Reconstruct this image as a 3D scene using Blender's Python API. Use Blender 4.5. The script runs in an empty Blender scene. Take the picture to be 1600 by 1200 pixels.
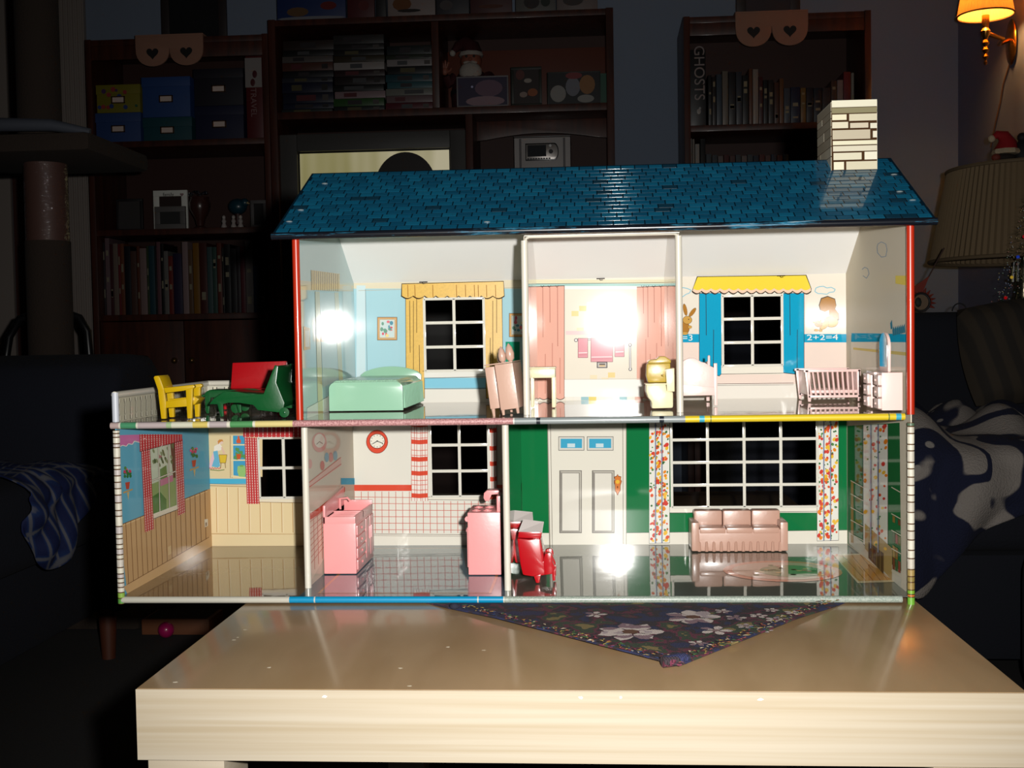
import bpy, bmesh, math, random
from mathutils import Vector, Matrix
random.seed(4)
PI = math.pi
C = bpy.context.scene.collection
# ------------------------------------------------------------------ camera, world, flash, exposure
H0 = .456                                   # height of the doll house floor above the room floor
CAM = Vector((.2412, -.9348, .2133 + H0))
yaw, pit, rol, FPX = -.0693, .0416, -.0167, 1800.0
cy, sy, cp, sp, cr, sr = math.cos(yaw), math.sin(yaw), math.cos(pit), math.sin(pit), math.cos(rol), math.sin(rol)
FW = Vector((sy*cp, cy*cp, -sp)); RT0 = Vector((cy, -sy, 0)); UP0 = RT0.cross(FW)
RT = RT0*cr + UP0*sr; UP = UP0*cr - RT0*sr
cd = bpy.data.cameras.new('camera'); cam = bpy.data.objects.new('camera', cd); C.objects.link(cam)
cam.matrix_world = Matrix(((RT.x, UP.x, -FW.x, CAM.x), (RT.y, UP.y, -FW.y, CAM.y), (RT.z, UP.z, -FW.z, CAM.z), (0, 0, 0, 1)))
cd.sensor_fit = 'HORIZONTAL'; cd.sensor_width = 36; cd.lens = FPX/1600*36; cd.clip_start = .02; cd.clip_end = 60
bpy.context.scene.camera = cam
sc = bpy.context.scene
sc.view_settings.view_transform = 'Standard'; sc.view_settings.look = 'None'
sc.view_settings.exposure = 0; sc.view_settings.gamma = 1; sc.view_settings.use_curve_mapping = False
w = bpy.data.worlds.new('night'); sc.world = w; w.use_nodes = True
w.node_tree.nodes['Background'].inputs[0].default_value = (.5, .55, .7, 1)
w.node_tree.nodes['Background'].inputs[1].default_value = .004
fl = bpy.data.lights.new('camera_flash', 'SPOT'); fl.energy = 63; fl.color = (1, .98, .935); fl.shadow_soft_size = .009
fl.spot_size = math.radians(84); fl.spot_blend = .9
flo = bpy.data.objects.new('camera_flash', fl); C.objects.link(flo)
flo.location = CAM + RT*.045 + UP*.026 + FW*.0
flo.rotation_euler = (FW + UP*.02).to_track_quat('-Z', 'Y').to_euler()
# ------------------------------------------------------------------ pixel helpers (where a sight line meets a real plane)
def on(ax, u, v, val):
    d = FW + RT*((u-800)/FPX) + UP*((600-v)/FPX)
    return CAM + d*((val - CAM[ax])/d[ax])
def bp(u, v, Y): p = on(1, u, v, Y); return p.x, p.z
# ------------------------------------------------------------------ materials
def L(c, k=1.0):
    return tuple(min(1.0, k*((x/255/12.92) if x/255 <= .04045 else ((x/255+.055)/1.055)**2.4)) for x in c)
MC = {}
def mat(c, rough=.5, coat=0.0, metal=0.0, k=1.0, crough=.06, spec=.5, bump=0, bscale=200, var=0, vscale=80, emit=0):
    key = (tuple(c), rough, coat, metal, k, crough, spec, bump, bscale, var, vscale, emit)
    if key in MC: return MC[key]
    m = bpy.data.materials.new('surface'); m.use_nodes = True; nt = m.node_tree; b = nt.nodes['Principled BSDF']
    col = (*L(c, k), 1)
    b.inputs['Base Color'].default_value = col
    b.inputs['Roughness'].default_value = rough; b.inputs['Metallic'].default_value = metal
    b.inputs['Specular IOR Level'].default_value = spec
    if coat:
        b.inputs['Coat Weight'].default_value = coat; b.inputs['Coat Roughness'].default_value = crough; b.inputs['Coat IOR'].default_value = 1.55
    if emit:
        b.inputs['Emission Color'].default_value = col; b.inputs['Emission Strength'].default_value = emit
    if bump or var:
        tc = nt.nodes.new('ShaderNodeTexCoord')
    if bump:
        n = nt.nodes.new('ShaderNodeTexNoise'); n.inputs['Scale'].default_value = bscale; n.inputs['Detail'].default_value = 3
        bu = nt.nodes.new('ShaderNodeBump'); bu.inputs['Strength'].default_value = bump; bu.inputs['Distance'].default_value = .002
        nt.links.new(tc.outputs['Object'], n.inputs['Vector']); nt.links.new(n.outputs['Fac'], bu.inputs['Height']); nt.links.new(bu.outputs['Normal'], b.inputs['Coat Normal' if coat >= .9 else 'Normal'])
    if var:
        n = nt.nodes.new('ShaderNodeTexNoise'); n.inputs['Scale'].default_value = vscale; n.inputs['Detail'].default_value = 4
        r = nt.nodes.new('ShaderNodeMix'); r.data_type = 'RGBA'
        r.inputs[6].default_value = tuple(x*(1-var) for x in col[:3])+(1,); r.inputs[7].default_value = tuple(min(1, x*(1+var)) for x in col[:3])+(1,)
        nt.links.new(tc.outputs['Object'], n.inputs['Vector']); nt.links.new(n.outputs['Fac'], r.inputs[0]); nt.links.new(r.outputs[2], b.inputs['Base Color'])
    MC[key] = m; return m
def ramp_mat(build, rough=.6, coat=0, bump=None):
    m = bpy.data.materials.new('surface'); m.use_nodes = True; nt = m.node_tree; b = nt.nodes['Principled BSDF']
    b.inputs['Roughness'].default_value = rough
    if coat: b.inputs['Coat Weight'].default_value = coat; b.inputs['Coat Roughness'].default_value = .12
    build(nt, b); return m
def nd(nt, t, **kw):
    n = nt.nodes.new(t)
    for k, v in kw.items():
        if hasattr(n, k): setattr(n, k, v)
        else: n.inputs[k.replace('_', ' ')].default_value = v
    return n
def ramp(nt, src, stops, interp='LINEAR'):
    r = nt.nodes.new('ShaderNodeValToRGB'); r.color_ramp.interpolation = interp
    e = r.color_ramp.elements
    while len(e) < len(stops): e.new(.5)
    for i, (p, c) in enumerate(stops): e[i].position = p; e[i].color = (*c, 1)
    nt.links.new(src, r.inputs['Fac']); return r
def coords(nt, scale=(1, 1, 1), rot=(0, 0, 0)):
    tc = nt.nodes.new('ShaderNodeTexCoord'); mp = nt.nodes.new('ShaderNodeMapping')
    mp.inputs['Scale'].default_value = scale; mp.inputs['Rotation'].default_value = rot
    nt.links.new(tc.outputs['Object'], mp.inputs['Vector']); return mp.outputs['Vector']
CO = [1.0, .055]
def tin(c, k=.86, cr=None, co=None): return mat(c, .5, CO[0] if co is None else co, 0, k, CO[1] if cr is None else cr, spec=.0, bump=.07, bscale=12)                 # printed tinplate with lacquer
def tinf(c, k=.42): return mat(c, .42, 1.0, 0, k, .03, spec=.1, bump=.05, bscale=22)                # floor tin, mirror-like lacquer
def plas(c, k=.66): return mat(c, .33, .25, 0, k, .15, bump=.05, bscale=300)
def speck(c1, c2, scale=900):
    def f(nt, b):
        n = nd(nt, 'ShaderNodeTexNoise', Scale=scale, Detail=2.0); nt.links.new(coords(nt), n.inputs['Vector'])
        r = ramp(nt, n.outputs['Fac'], [(.4, L(c1, .7)), (.6, L(c2, .7))]); nt.links.new(r.outputs[0], b.inputs['Base Color'])
    return ramp_mat(f, .45, .6)
def wood(c1, c2, scale=(1, 12, 12), rough=.45, coat=0, bands=6.0, dist=4.0, k=1.0):
    def f(nt, b):
        v = coords(nt, scale)
        n = nd(nt, 'ShaderNodeTexNoise', Scale=bands, Detail=5.0, Distortion=dist*.1); nt.links.new(v, n.inputs['Vector'])
        r = ramp(nt, n.outputs['Fac'], [(.35, L(c1, k)), (.65, L(c2, k))]); nt.links.new(r.outputs[0], b.inputs['Base Color'])
    return ramp_mat(f, rough, coat)
# ------------------------------------------------------------------ mesh builder
class MB:
    def __init__(s): s.v = []; s.f = []; s.mi = []; s.mats = []
    def slot(s, m):
        if m not in s.mats: s.mats.append(m)
        return s.mats.index(m)
    def add(s, vs, fs, m, M=None):
        o = len(s.v); i = s.slot(m)
        s.v += [tuple(M @ Vector(p)) if M else tuple(p) for p in vs]
        for f in fs: s.f.append([o+x for x in f]); s.mi.append(i)
        return s
    def box(s, x0, x1, y0, y1, z0, z1, m, M=None):
        vs = [(x, y, z) for z in (z0, z1) for y in (y0, y1) for x in (x0, x1)]
        return s.add(vs, [(0, 2, 3, 1), (4, 5, 7, 6), (0, 1, 5, 4), (2, 6, 7, 3), (0, 4, 6, 2), (1, 3, 7, 5)], m, M)
    def prism(s, poly, ax, a0, a1, m, M=None):
        def p3(p, a): return {'x': (a, p[0], p[1]), 'y': (p[0], a, p[1]), 'z': (p[0], p[1], a)}[ax]
        n = len(poly); vs = [p3(p, a0) for p in poly] + [p3(p, a1) for p in poly]
        fs = [list(range(n))[::-1], list(range(n, 2*n))] + [(i, (i+1) % n, n+(i+1) % n, n+i) for i in range(n)]
        return s.add(vs, fs, m, M)
    def hull8(s, front, back, m):
        return s.add(list(front)+list(back), [(0, 1, 2, 3), (7, 6, 5, 4), (0, 4, 5, 1), (1, 5, 6, 2), (2, 6, 7, 3), (3, 7, 4, 0)], m)
    def cyl(s, p0, p1, r0, r1=None, n=12, m=None, M=None):
        r1 = r0 if r1 is None else r1; p0 = Vector(p0); p1 = Vector(p1); d = (p1-p0).normalized()
        a = d.orthogonal().normalized(); b = d.cross(a); vs = []
        for p, r in ((p0, r0), (p1, r1)):
            for i in range(n): t = 2*PI*i/n; vs.append(p + a*(r*math.cos(t)) + b*(r*math.sin(t)))
        fs = [list(range(n))[::-1], list(range(n, 2*n))] + [(i, (i+1) % n, n+(i+1) % n, n+i) for i in range(n)]
        return s.add(vs, fs, m, M)
    def lathe(s, prof, c, m, n=20, M=None, wob=0):
        vs = []
        for r, z in prof:
            for i in range(n):
                t = 2*PI*i/n; q = r*(1+wob*(1 if i % 2 else -1)); vs.append((c[0]+q*math.cos(t), c[1]+q*math.sin(t), c[2]+z))
        fs = []
        for k in range(len(prof)-1):
            for i in range(n): fs.append((k*n+i, k*n+(i+1) % n, (k+1)*n+(i+1) % n, (k+1)*n+i))
        if prof[0][0] > 1e-6 and not getattr(s, 'open', 0): fs.append(list(range(n))[::-1])
        if prof[-1][0] > 1e-6 and not getattr(s, 'open', 0): fs.append([(len(prof)-1)*n+i for i in range(n)])
        return s.add(vs, fs, m, M)
    def ell(s, c, r, m, n=14, M=None):
        prof = [(max(1e-4, math.sin(PI*k/(n//2))), -math.cos(PI*k/(n//2))) for k in range(n//2+1)]
        T = Matrix.Translation(c) @ Matrix.Diagonal((*r, 1))
        return s.lathe(prof, (0, 0, 0), m, n, (M @ T) if M else T)
    def tube(s, path, r, m, n=8, M=None):
        path = [Vector(p) for p in path]; vs = []; a = None
        for i, p in enumerate(path):
            d = (path[min(i+1, len(path)-1)] - path[max(i-1, 0)]).normalized()
            a = d.orthogonal().normalized() if a is None else (a - d*a.dot(d)).normalized()
            b = d.cross(a); rr = r[i] if isinstance(r, (list, tuple)) else r
            for k in range(n): t = 2*PI*k/n; vs.append(p + a*(rr*math.cos(t)) + b*(rr*math.sin(t)))
        fs = []
        for i in range(len(path)-1):
            for k in range(n): fs.append((i*n+k, i*n+(k+1) % n, (i+1)*n+(k+1) % n, (i+1)*n+k))
        fs += [list(range(n))[::-1], [(len(path)-1)*n+k for k in range(n)]]
        return s.add(vs, fs, m, M)
    def build(s, name, parent=None, off=None, bevel=0, smooth=True, sub=0, seg=2, ang=38):
        me = bpy.data.meshes.new(name)
        o3 = Vector(off) if off is not None else Vector((0, 0, 0))
        me.from_pydata([tuple(Vector(p)-o3) for p in s.v], [], s.f)
        for m in s.mats: me.materials.append(m)
        for p, i in zip(me.polygons, s.mi): p.material_index = i
        b = bmesh.new(); b.from_mesh(me)
        bmesh.ops.recalc_face_normals(b, faces=b.faces)
        if bevel:
            es = [e for e in b.edges if len(e.link_faces) == 2 and e.calc_face_angle(0) > .6]
            bmesh.ops.bevel(b, geom=es, offset=bevel, segments=seg, profile=.6, affect='EDGES', clamp_overlap=True)
        if smooth:
            for f in b.faces: f.smooth = True
        b.to_mesh(me); b.free()
        if smooth: me.set_sharp_from_angle(angle=math.radians(ang))
        o = bpy.data.objects.new(name, me); C.objects.link(o)
        if parent: o.parent = parent
        if sub:
            md = o.modifiers.new('smooth', 'SUBSURF'); md.levels = sub; md.render_levels = sub
        return o
def empty(name, label, cat, loc=(0, 0, 0), rz=0, group=None, rot=None):
    o = bpy.data.objects.new(name, None); C.objects.link(o); o.location = loc
    o.rotation_euler = rot if rot else (0, 0, rz); o.empty_display_size = .02
    o['label'] = label; o['category'] = cat
    if group: o['group'] = group
    return o
def tag(o, label, cat, group=None):
    o['label'] = label; o['category'] = cat
    if group: o['group'] = group
    return o
def struct(o): o['kind'] = 'structure'; return o
def copy_tree(o, parent=None):
    c = o.copy(); C.objects.link(c)
    if parent: c.parent = parent
    for ch in [x for x in C.objects if x.parent == o]: copy_tree(ch, c)
    return c
# printed artwork lying on a sheet of tin: flat polygons a hair above the plate
class Sheet:
    def __init__(s, ax, val, nsign): s.ax = ax; s.val = val; s.n = nsign; s.mb = MB(); s.k = 0; s.cl = 0
    def p(s, u, v, lay):
        q = s.p0(u, v, lay)
        if s.cl: q.y = min(max(q.y, 0), .2314); q.z = max(q.z, s.cl)
        return q
    def p0(s, u, v, lay):
        return on(s.ax, u, v, s.val + s.n*(.00009*lay + .0000017*(s.k % 50)))
    def poly(s, c, pts, lay=1, m=None): s.k += 1; s.mb.add([s.p(u, v, lay) for u, v in pts], [list(range(len(pts)))], m or tin(c)); return s
    def rect(s, c, x0, y0, x1, y1, lay=1, m=None): return s.poly(c, [(x0, y0), (x1, y0), (x1, y1), (x0, y1)], lay, m)
    def line(s, c, pts, wd=.9, lay=2):
        for (a, b), (e, f) in zip(pts, pts[1:]):
            dx, dy = e-a, f-b; l = math.hypot(dx, dy) or 1; nx, ny = -dy/l*wd/2, dx/l*wd/2
            s.poly(c, [(a+nx, b+ny), (e+nx, f+ny), (e-nx, f-ny), (a-nx, b-ny)], lay)
        return s
    def disc(s, c, x, y, rx, ry=None, lay=1, n=16, a0=0, a1=2*PI):
        ry = ry or rx; return s.poly(c, [(x+rx*math.cos(a0+(a1-a0)*i/n), y+ry*math.sin(a0+(a1-a0)*i/n)) for i in range(n if a1-a0 > 6.2 else n+1)], lay)
    def build(s, name, parent, off, label=None):
        o = s.mb.build(name, parent, off, smooth=False)
        if label: o['label'] = label
        s.mb = MB(); return o
def wave(x0, x1, y, amp, n, per=6):
    pts = []
    for i in range(n*per+1):
        t = i/per; pts.append((x0+(x1-x0)*i/(n*per), y + amp*abs(math.sin(PI*t))))
    return pts
# ------------------------------------------------------------------ room shell
D_ = .2314; ZM = H0 + .1468; W_ = .494; XW = -.1557; ZB = H0 + .271; ZR = H0 + .1697; TZ = H0 - .0066
YB = 3.53
xcor = on(1, 1497, 120, YB).x
XL = -2.6; YF = -2.6; ZC = 2.44
mw = mat((128, 140, 160), .8, k=.9, bump=.1, bscale=60)
struct(MB().box(XL-.1, xcor+.1, YB, YB+.1, 0, ZC, mw).build('wall_back'))
struct(MB().box(xcor, xcor+.1, YF, YB+.1, 0, ZC, mat((120, 128, 160), .8, k=.9, bump=.1, bscale=60)).build('wall_right'))
struct(MB().box(XL-.1, XL, YF, YB+.1, 0, ZC, mw).build('wall_left'))
struct(MB().box(XL-.1, xcor+.1, YF, YB+.1, -.1, 0, mat((46, 44, 44), .95, bump=.6, bscale=400, var=.3, vscale=200)).build('floor'))
struct(MB().box(XL-.1, xcor+.1, YF, YB+.1, ZC, ZC+.1, mat((200, 198, 190), .9)).build('ceiling'))
wht = mat((205, 190, 180), .5, k=.5)
# door in the back wall with its fluted casing
x0, _ = bp(-260, 300, YB); x1, _ = bp(20, 300, YB)
d1 = MB().box(x0, x1, YB-.02, YB-.0005, .01, 2.03, wht).build('door_1', bevel=.004); struct(d1)
for a, b in ((.25, .95), (1.1, 1.9)):
    for k in (0, 1):
        xa = x0+.09+k*(x1-x0-.09)/2; xb = xa+(x1-x0)/2-.14
        MB().box(xa, xb, YB-.028, YB-.0202, a, b, wht).build('panel', d1, bevel=.006)
x0, _ = bp(92, 300, YB); x1, _ = bp(143, 300, YB)
m = MB().box(x0, x1, YB-.025, YB-.0005, 0, 2.12, wht)
n = 7
for i in range(n):
    xa = x0+(x1-x0)*(i+.22)/n; m.box(xa, xa+(x1-x0)/n*.56, YB-.032, YB-.025, .1, 2.1, wht)
struct(m.build('trim_1', bevel=.002))
x0, _ = bp(22, 300, YB); x1, _ = bp(91, 300, YB)
struct(MB().box(x0, x1, YB-.012, YB-.0005, 0, 2.05, mat((70, 36, 28), .6)).build('trim_2'))
# ------------------------------------------------------------------ table and cloth under the house
yf = -.229; xa = -.0505; xb = .5005
table = empty('coffee_table', 'pale birch coffee table with a thick square-edged top carrying the toy house', 'table', (.225, .22, 0))
off = (.225, .22, 0)
mtop = wood((200, 166, 124), (182, 148, 106), (3, .8, 3), .4, .75, bands=7, k=.58)
mfr = wood((196, 184, 164), (182, 166, 140), (.6, 9, 46), .4, .1, bands=4.0, k=.80)  # same birch in a lighter tone: flash brightness put into the colour
MB().box(xa, xb, yf, .671, TZ-.046, TZ, mtop).build('table_top', table, off, bevel=.0006)
MB().box(xa-.0002, xb+.0002, yf-.0009, yf+.0001, TZ-.0458, TZ-.0004, mfr).build('front_edge_flash_tone', table, off)['label'] = 'grained front edge with flash brightness painted in'
for sx in (0, 1):
    for sy_ in (0, 1):
        X = xa+.004 if sx == 0 else xb-.054; Y = yf+.005 if sy_ == 0 else .615
        MB().box(X, X+.05, Y, Y+.05, 0, TZ-.046, mfr).build('leg', table, off, bevel=.001)
chips = MB(); Rc = random.Random(2)
for u, v in ((383, 984), (366, 1000), (372, 996), (421, 1043), (274, 1066), (700, 1011), (756, 1016), (625, 1044), (640, 1072)):
    p = on(2, u, v, TZ+.00008); chips.add([(p.x+Rc.uniform(.0006, .0022)*math.cos(k*1.26), p.y+Rc.uniform(.0006, .0018)*math.sin(k*1.26), p.z) for k in range(5)], [list(range(5))], mat((236, 226, 204), .6))
for u, v in ((908, 1090), (970, 1090), (1188, 1093), (507, 1088)):
    p = on(1, u, v, yf-.00095); chips.add([(p.x+Rc.uniform(.0008, .0024)*math.cos(k*1.26), p.y, p.z+Rc.uniform(.0005, .0012)*math.sin(k*1.26)) for k in range(5)], [list(range(5))], mat((250, 246, 236), .6))
co_ = chips.build('paint_chips', table, off, smooth=False); co_['kind'] = 'stuff'
def cloth_mat(tint=1.0, fl=False):
    def f(nt, b):
        v = coords(nt)
        nz = nd(nt, 'ShaderNodeTexNoise', Scale=48.0, Detail=3.0); nt.links.new(v, nz.inputs['Vector'])
        st = [(.34, L((40, 44, 84), .9)), (.43, L((52, 40, 48), .9)), (.52, L((112, 44, 68), .8)), (.57, L((56, 70, 52), .9)), (.66, L((150, 130, 80), .8))] if not fl else [(.3, L((150, 120, 130), .9)), (.45, L((222, 206, 200), .95)), (.6, L((190, 172, 176), .9))]
        rb = ramp(nt, nz.outputs['Fac'], st, 'CONSTANT')
        wv = nd(nt, 'ShaderNodeTexWave', Scale=230.0); nt.links.new(coords(nt, rot=(0, 0, .7)), wv.inputs['Vector'])
        w2 = nd(nt, 'ShaderNodeTexWave', Scale=200.0, bands_direction='Y'); nt.links.new(coords(nt, rot=(0, 0, .7)), w2.inputs['Vector'])
        ml = nd(nt, 'ShaderNodeMath', operation='MAXIMUM'); nt.links.new(wv.outputs['Fac'], ml.inputs[0]); nt.links.new(w2.outputs['Fac'], ml.inputs[1])
        mu = nd(nt, 'ShaderNodeMix', data_type='RGBA', blend_type='MULTIPLY'); mu.inputs[0].default_value = .7
        nt.links.new(rb.outputs[0], mu.inputs[6]); nt.links.new(ml.outputs[0], mu.inputs[7]); nt.links.new(mu.outputs[2], b.inputs['Base Color'])
        bu = nd(nt, 'ShaderNodeBump', Strength=.6, Distance=.001); nt.links.new(ml.outputs[0], bu.inputs['Height']); nt.links.new(bu.outputs[0], b.inputs['Normal'])
    return ramp_mat(f, .85)
c0 = Vector((.2957, -.1867)); e1 = Vector((-.7155, .6985)); e2 = Vector((.613, .790)); N = 44; S = .47; S2 = .315
vs = []; fs = []; z1 = .0011
for i in range(N+1):
    for j in range(N+1):
        a = S*i/N; b = S2*j/N; p = c0 + e1*a + e2*b
        vis = max(0, min(1, (-.01-p.y)/.05))
        edge = min(a, b); lift = .0026*math.exp(-(edge/.006)**2)*vis
        vs.append((p.x, p.y, TZ + .0002 + z1 + lift + .0006*vis*(1+math.sin(a*70)*math.sin(b*55))/2))
for i in range(N):
    for j in range(N): k = i*(N+1)+j; fs.append((k, k+1, k+N+2, k+N+1))
cm = cloth_mat()
rug = MB().add(vs, fs, cm).build('tapestry_cloth', None)
md = rug.modifiers.new('thick', 'SOLIDIFY'); md.thickness = .0011; md.offset = -1
tag(rug, 'dark flowered tapestry cloth lying cornerwise under the toy house', 'cloth')
t1 = (c0 + e1*.010+e2*.004); t2 = (c0 + e1*.004+e2*.013)
path = [(t1.x-.006, t1.y-.004, TZ+.0040), ((t1.x+t2.x)/2, (t1.y+t2.y)/2-.001, TZ+.0046), (t2.x, t2.y, TZ+.0046)]
MB().tube(path, [.0038, .0042, .0036], cm, 10).tube([path[-1], (t2.x+.0022, t2.y+.0012, TZ+.0046)], .0025, mat((26, 28, 48), .9), 8).build('rolled_corner', rug)
pl = c0+e1*.232
MB().ell((pl.x-.001, pl.y+.001, TZ+.004), (.004, .003, .0028), mat((24, 26, 44), .9), 10).build('tied_corner', rug)
fm = cloth_mat(1, True); R0 = random.Random(12); zc_ = TZ+.0021
def petal_flower(cx, cy, r, n, core):
    mb = MB()
    for i in range(n):
        a = 2*PI*i/n+R0.uniform(-.15, .15); pts = []
        for t, w_ in ((.25, .10), (.5, .26), (.75, .30), (.92, .2), (1.05, .06), (.98, -.1), (.8, -.27), (.5, -.24), (.25, -.10)):
            t += R0.uniform(-.05, .05); w_ += R0.uniform(-.03, .03); pts.append((cx+r*(t*math.cos(a)-w_*math.sin(a)), cy+r*(t*math.sin(a)+w_*math.cos(a)), zc_+.0000015*i))
        mb.add(pts, [list(range(len(pts)))], fm)
    mb.add([(cx+r*.26*math.cos(k), cy+r*.26*math.sin(k), zc_+.0001) for k in [2*PI*i/10 for i in range(10)]], [list(range(10))], mat(core, .9, k=.7))
    o = mb.build('woven_flower', rug, smooth=False); o['label'] = 'pale woven flower'
for u, v, r, n in ((985, 987, .0235, 7), (1082, 964, .021, 7), (1118, 985, .012, 5), (930, 960, .009, 5), (1150, 965, .008, 5), (1185, 962, .007, 5), (1212, 968, .008, 5), (1165, 978, .007, 5), (1205, 953, .006, 5), (1240, 957, .007, 5), (1130, 955, .007, 5), (1195, 985, .006, 5), (1090, 1005, .007, 5), (1230, 968, .005, 5)):
    p = on(2, u, v, zc_); petal_flower(p.x, p.y, r, n, (110, 70, 50) if r > .015 else (150, 120, 120))
mb = MB()
for i in range(420):
    e = R0.random() < .5; t = R0.random()*.23; p = c0+(e1 if e else e2)*t+(e2 if e else e1)*R0.uniform(.0004, .012); a = R0.uniform(0, PI); l = R0.uniform(.0012, .0028); dx, dy = l*math.cos(a), l*math.sin(a)
    z = TZ+.0027+.0026*math.exp(-(.004/.006)**2)
    mb.add([(p.x-dx, p.y-dy, z), (p.x-dy*.4, p.y+dx*.4, z+.0003), (p.x+dx, p.y+dy, z), (p.x+dy*.4, p.y-dx*.4, z+.0003)], [(0, 1, 2, 3)], mat(R0.choice([(190, 160, 80), (80, 120, 70), (150, 60, 80), (220, 200, 170), (60, 80, 130), (190, 110, 60), (60, 44, 52)]), .9, k=.8))
o = mb.build('edge_stitches', rug, smooth=False); o['kind'] = 'stuff'
# ------------------------------------------------------------------ the tin doll house
HL = (.17, .1, H0-.0055)
house = empty('doll_house', 'lithographed tin doll house with a blue shingled roof standing on the coffee table', 'doll house', HL)
def hb(mb, name, parent=None, **k): return mb.build(name, parent or house, HL, **k)
wt = tin((232, 228, 216)); cream = tin((238, 230, 210)); blk = tin((34, 30, 28)); brn = tin((92, 66, 44))
def panel(name, x0, x1, z0, z1, m, holes=()):
    "tin wall in the back plane with punched window openings; holes in metres"
    xs = sorted({x0, x1, *[h[0] for h in holes], *[h[1] for h in holes]}); zs = sorted({z0, z1, *[h[2] for h in holes], *[h[3] for h in holes]})
    mb = MB()
    for a, b in zip(xs, xs[1:]):
        for c, e in zip(zs, zs[1:]):
            if any(h[0]-1e-6 <= a and b <= h[1]+1e-6 and h[2]-1e-6 <= c and e <= h[3]+1e-6 for h in holes): continue
            mb.box(a, b, D_, D_+.001, c, e, m)
    return hb(mb, name, smooth=False)
def hole(l, t, r, b): p = on(1, l, t, D_); q = on(1, r, b, D_); return (p.x, q.x, q.z, p.z)
def muntins(parent, h, nx, nz, wd=.0031, m=None):
    m = m or tin((228, 224, 212)); x0, x1, z0, z1 = h
    mb = MB(); a = D_-.0008; b = D_+.0016
    mb.box(x0-.001, x0+.0017, a, b, z0, z1, m).box(x1-.0017, x1+.001, a, b, z0, z1, m).box(x0, x1, a, b, z0-.001, z0+.0017, m).box(x0, x1, a, b, z1-.0017, z1+.001, m)
    hb(mb, 'window_frame', parent, bevel=.0004)
    for i in range(1, nx): x = x0+(x1-x0)*i/nx; hb(MB().box(x-wd/2, x+wd/2, a, b, z0, z1, m), 'muntin', parent, bevel=.0005)
    for i in range(1, nz): z = z0+(z1-z0)*i/nz; hb(MB().box(x0, x1, a-.0003, b, z-wd/2, z+wd/2, m), 'muntin', parent, bevel=.0005)
XD1, XD2, XU1, XU2 = -.0042, .1685, .1866, .3148
hW = hole(403, 684, 484, 778); hK = hole(671, 655, 765, 776); hL_ = hole(1048, 652, 1278, 792)
hB = hole(662, 467, 758, 579); hN = hole(1128, 462, 1223, 571)
wing_w = panel('wing_back_wall', XW, XD1, H0, ZM-.001, tin((228, 206, 164)), [hW])
kit_w = panel('kitchen_back_wall', XD1, XD2, H0, ZM-.001, wt, [hK])
liv_w = panel('living_room_back_wall', XD2, W_, H0, ZM-.001, tin((22, 118, 66)), [hL_])
bed_w = panel('bedroom_back_wall', 0, XU1, ZM, ZB, tin((172, 212, 222)), [hB])
bath_w = panel('bathroom_back_wall', XU1, XU2, ZM, ZB, tin((236, 228, 212), .86, .065, .55))
nur_w = panel('nursery_back_wall', XU2, W_, ZM, ZB, tin((234, 226, 212)), [hN])
muntins(wing_w, hW, 2, 2); muntins(kit_w, hK, 2, 3); muntins(liv_w, hL_, 4, 4); muntins(bed_w, hB, 2, 3); muntins(nur_w, hN, 2, 3)
# floors
gf = hb(MB().box(XW, W_, 0, D_, H0-.001, H0, tinf((120, 118, 112))), 'ground_floor', smooth=False)
uf = hb(MB().box(XW, W_, 0, D_, ZM-.001, ZM, tinf((90, 88, 86))), 'upper_floor', smooth=False)
def fl_quad(name, parent, z, x0, x1, y0, y1, m, lay=1):
    o = hb(MB().add([(x0, y0, z+.00009*lay), (x1, y0, z+.00009*lay), (x1, y1, z+.00009*lay), (x0, y1, z+.00009*lay)], [(0, 1, 2, 3)], m), name, parent, smooth=False); return o
fl_quad('wing_floor_print', gf, H0, XW, XD1, 0, D_, tinf((150, 124, 92)))
fl_quad('kitchen_floor_print', gf, H0, XD1, XD2, 0, D_, tinf((60, 128, 156)))
fl_quad('kitchen_floor_line', gf, H0, XD1+.013, XD2-.013, .010, D_-.016, tinf((236, 190, 130)), 2)
fl_quad('kitchen_floor_centre', gf, H0, XD1+.0155, XD2-.0155, .0125, D_-.0185, tinf((88, 142, 162), .62), 3)
fl_quad('living_room_floor_print', gf, H0, XD2, W_, 0, D_, tinf((122, 136, 122)))
fl_quad('bedroom_floor_print', uf, ZM, 0, XU1, 0, D_, tinf((196, 158, 152)))
fl_quad('bathroom_floor_print', uf, ZM, XU1, XU2, 0, D_, tinf((150, 152, 150)))
fl_quad('nursery_floor_print', uf, ZM, XU2, W_, 0, D_, tinf((214, 190, 150)))
sh = MB()
ys_ = [0, .05, .095, .15, .19, D_]
for r, (ya, yb2) in enumerate(zip(ys_, ys_[1:])):
    x = XW+.004
    while x < -.006:
        x2 = min(x+random.uniform(.022, .045), -.003)
        c = random.choice([(150, 140, 142), (96, 140, 112), (176, 166, 120), (160, 150, 150), (120, 150, 128)])
        sh.add([(x, ya+.0015, ZM+.0001), (x2-.002, ya+.0012, ZM+.0001), (x2-.0018, yb2-.0015, ZM+.0001), (x+.0006, yb2-.0018, ZM+.0001)], [(0, 1, 2, 3)], tinf(c)); x = x2
hb(sh, 'flagstone_print', uf, smooth=False)
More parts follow.
